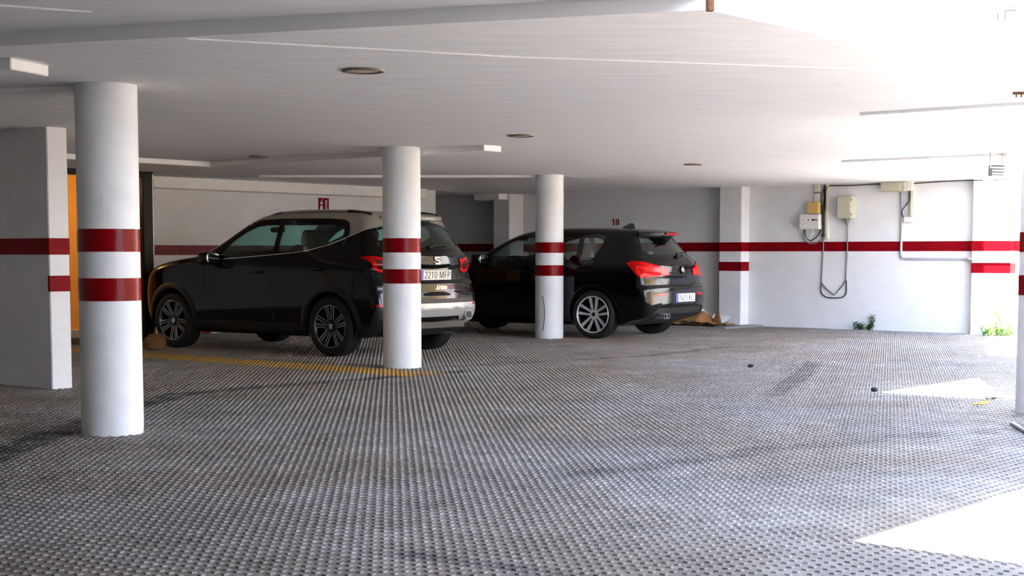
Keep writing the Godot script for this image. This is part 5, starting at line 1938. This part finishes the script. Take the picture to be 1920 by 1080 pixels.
func build_small_things() -> void:
	# weeds at the foot of the right-hand wall
	var st := []
	for k in 9:
		st.append([rng.randf_range(-0.13, 0.10), rng.randf_range(0.0, 0.06), rng.randf_range(0.06, 0.13), rng.randf_range(-0.05, 0.05), rng.randf_range(0.0, 0.04)])
	st.append([0.10, 0.02, 0.21, 0.03, 0.02])
	st.append([0.13, 0.02, 0.19, 0.02, 0.03])
	weed("weed_plant", "small green weed at the foot of the wall below the grey conduit", uv(-10.47, 20.13), st, M.leaf_dark, 0.065, 0.011)
	st = []
	for k in 16:
		st.append([rng.randf_range(-0.22, 0.25), rng.randf_range(-0.02, 0.10), rng.randf_range(0.05, 0.14), rng.randf_range(-0.05, 0.05), rng.randf_range(0.0, 0.05)])
	for k in 4:
		st.append([rng.randf_range(-0.04, 0.14), rng.randf_range(0.0, 0.06), rng.randf_range(0.26, 0.42), rng.randf_range(-0.05, 0.05), rng.randf_range(-0.02, 0.05)])
	weed("weed_plant", "tall sunlit weed with upright stems at the wall on the right", uv(-8.35, 19.90), st, M.leaf, 0.075, 0.018)
	# cardboard and paper heap behind the black hatchback
	var cb := uv(-12.95, 19.45, 0.03)
	var t := thing("cardboard_sheet", "flattened brown cardboard box lying beside the wall pier", "cardboard", cb, -deg_to_rad(ANG))
	put(t, "flat_panel", crumpled(5, Vector3(1.15, 0.05, 0.55)), M.cardboard)
	t = thing("cardboard_flap", "bent brown cardboard panel standing up in the heap behind the black hatchback", "cardboard", cb + uv(0.08, -0.02, 0.0), -deg_to_rad(ANG))
	put(t, "folded_panel", flap([[Vector3(-0.36, 0.02, 0.20), Vector3(-0.40, 0.07, -0.15)], [Vector3(-0.15, 0.07, 0.18), Vector3(-0.2, 0.16, -0.12)], [Vector3(0.10, 0.06, 0.22), Vector3(0.08, 0.21, -0.05)], [Vector3(0.40, 0.015, 0.20), Vector3(0.36, 0.05, 0.0)]], 0.005), M.cardboard)
	t = thing("cardboard_flap", "dark brown cardboard piece half under the black hatchback's bumper", "cardboard", uv(-13.62, 19.40, 0.03), -deg_to_rad(ANG))
	put(t, "folded_panel", flap([[Vector3(-0.35, 0.015, 0.22), Vector3(-0.34, 0.04, -0.2)], [Vector3(-0.05, 0.05, 0.2), Vector3(-0.05, 0.17, -0.15)], [Vector3(0.25, 0.07, 0.16), Vector3(0.22, 0.20, -0.14)], [Vector3(0.34, 0.01, 0.2), Vector3(0.36, 0.06, -0.1)]], 0.005), M.cardboard)
	t = thing("paper_sheet", "large white sheet of paper leaning in the cardboard heap", "paper", uv(-13.12, 19.66, 0.05), -deg_to_rad(ANG))
	put(t, "sheet", flap([[Vector3(-0.2, 0.02, 0.1), Vector3(-0.12, 0.25, -0.1)], [Vector3(0.05, 0.04, 0.1), Vector3(0.04, 0.27, -0.09)], [Vector3(0.24, 0.02, 0.1), Vector3(0.22, 0.14, -0.1)]], 0.002), M.paper)
	t = thing("paper_sheet", "crumpled white paper beside the pier in the cardboard heap", "paper", uv(-12.60, 19.62, 0.04), -deg_to_rad(ANG))
	put(t, "sheet", flap([[Vector3(-0.16, 0.02, 0.1), Vector3(-0.14, 0.15, -0.06)], [Vector3(0.0, 0.05, 0.08), Vector3(0.0, 0.13, -0.08)], [Vector3(0.12, 0.02, 0.1), Vector3(0.16, 0.12, -0.06)]], 0.002), M.paper)
	t = thing("brown_carton", "small upright brown carton between the papers by the pier", "carton", uv(-12.52, 19.42, 0.05), -deg_to_rad(ANG) + 0.3)
	var cm := MB.new()
	cm.prism(PackedVector2Array([Vector2(-0.06, 0.0), Vector2(0.06, 0.0), Vector2(0.02, 0.17), Vector2(-0.01, 0.17)]), -0.05, 0.05)
	put(t, "carton_body", cm.mesh(), M.rust)
	# lump at the door post: broken piece of brown stone
	t = thing("brown_stone", "rough brown stone beside the dark door post and front wheel", "stone", xd(-4.12, 17.5), 0.4)
	var nz := noise(5.0, 3, 9)
	var sm := MB.new()
	sm.ball(Vector3(0, 0.09, 0), Vector3(0.125, 0.10, 0.115), 20, 14, 0.75)
	for i in sm.p.size():
		var q := sm.p[i]
		var k := 1.0 + 0.22 * nz.get_noise_3dv(q * 1.5)
		sm.p[i] = Vector3(q.x * k, maxf(q.y * k, 0.002), q.z * k)
	put(t, "rock", sm.mesh(), M.stone)
	# litter on the floor
	var lf := MB.new()
	leaf(lf, Vector3(-0.08, 0.012, 0), Vector3(1, 0.08, 0.2), 0.12, 0.08)
	leaf(lf, Vector3(0.0, 0.014, 0.02), Vector3(0.8, 0.35, -0.5), 0.09, 0.07)
	var l1 := put(self, numbered("fallen_leaf"), lf.mesh(), M.leaf_yellow, xd(3.40, 10.98))
	l1.set_meta("label", "yellow and green fallen leaf on the floor near the right-hand column")
	l1.set_meta("category", "leaf")
	var pp := put(self, numbered("paper_scrap"), crumpled(12, Vector3(0.16, 0.05, 0.12), 8), M.paper, xd(3.70, 11.6, 0.004), 0.5)
	pp.set_meta("label", "crumpled pale paper scrap beyond the fallen leaf")
	pp.set_meta("category", "paper")
	var rl := MB.new()
	leaf(rl, Vector3(-0.02, 0.01, 0), Vector3(1, 0.15, 0.1), 0.035, 0.02)
	var r1 := put(self, numbered("fallen_petal"), rl.mesh(), M.red_wall, xd(0.33, 7.25))
	r1.set_meta("label", "tiny dark red petal lying alone on the floor")
	r1.set_meta("category", "petal")
	var db := [[2.33, 14.8, "dark pebble on the open floor, farthest of the dark crumbs"], [2.92, 12.2, "dark pebble just left of the sunny patch"]]
	for q in db:
		var m := MB.new()
		m.ball(Vector3(0, 0.018, 0), Vector3(0.03, 0.018, 0.022), 10, 7, 0.8)
		var o := put(self, numbered("dark_pebble"), m.mesh(), M.trim, xd(q[0], q[1]))
		o.set_meta("label", q[2])
		o.set_meta("category", "pebble")
	# steel gate track let into the floor at the right
	t = thing("gate_track", "steel sliding gate track on the floor at the right edge", "track", xd(3.02, 8.9), 0.0)
	for q in [[0.0, 0.03], [0.085, 0.02]]:
		var m := MB.new()
		var a := Vector3(0.22 + q[0], 0.012, -0.88)
		var b := Vector3(-0.05 + q[0], 0.012, 1.0)
		var dirv := (b - a).normalized()
		m.box((a + b) / 2, Vector3(q[1], 0.02, a.distance_to(b)), 0.004, Basis(Vector3.UP, atan2(dirv.x, dirv.z)))
		put(t, "rail", m.mesh(), M.grey_metal)
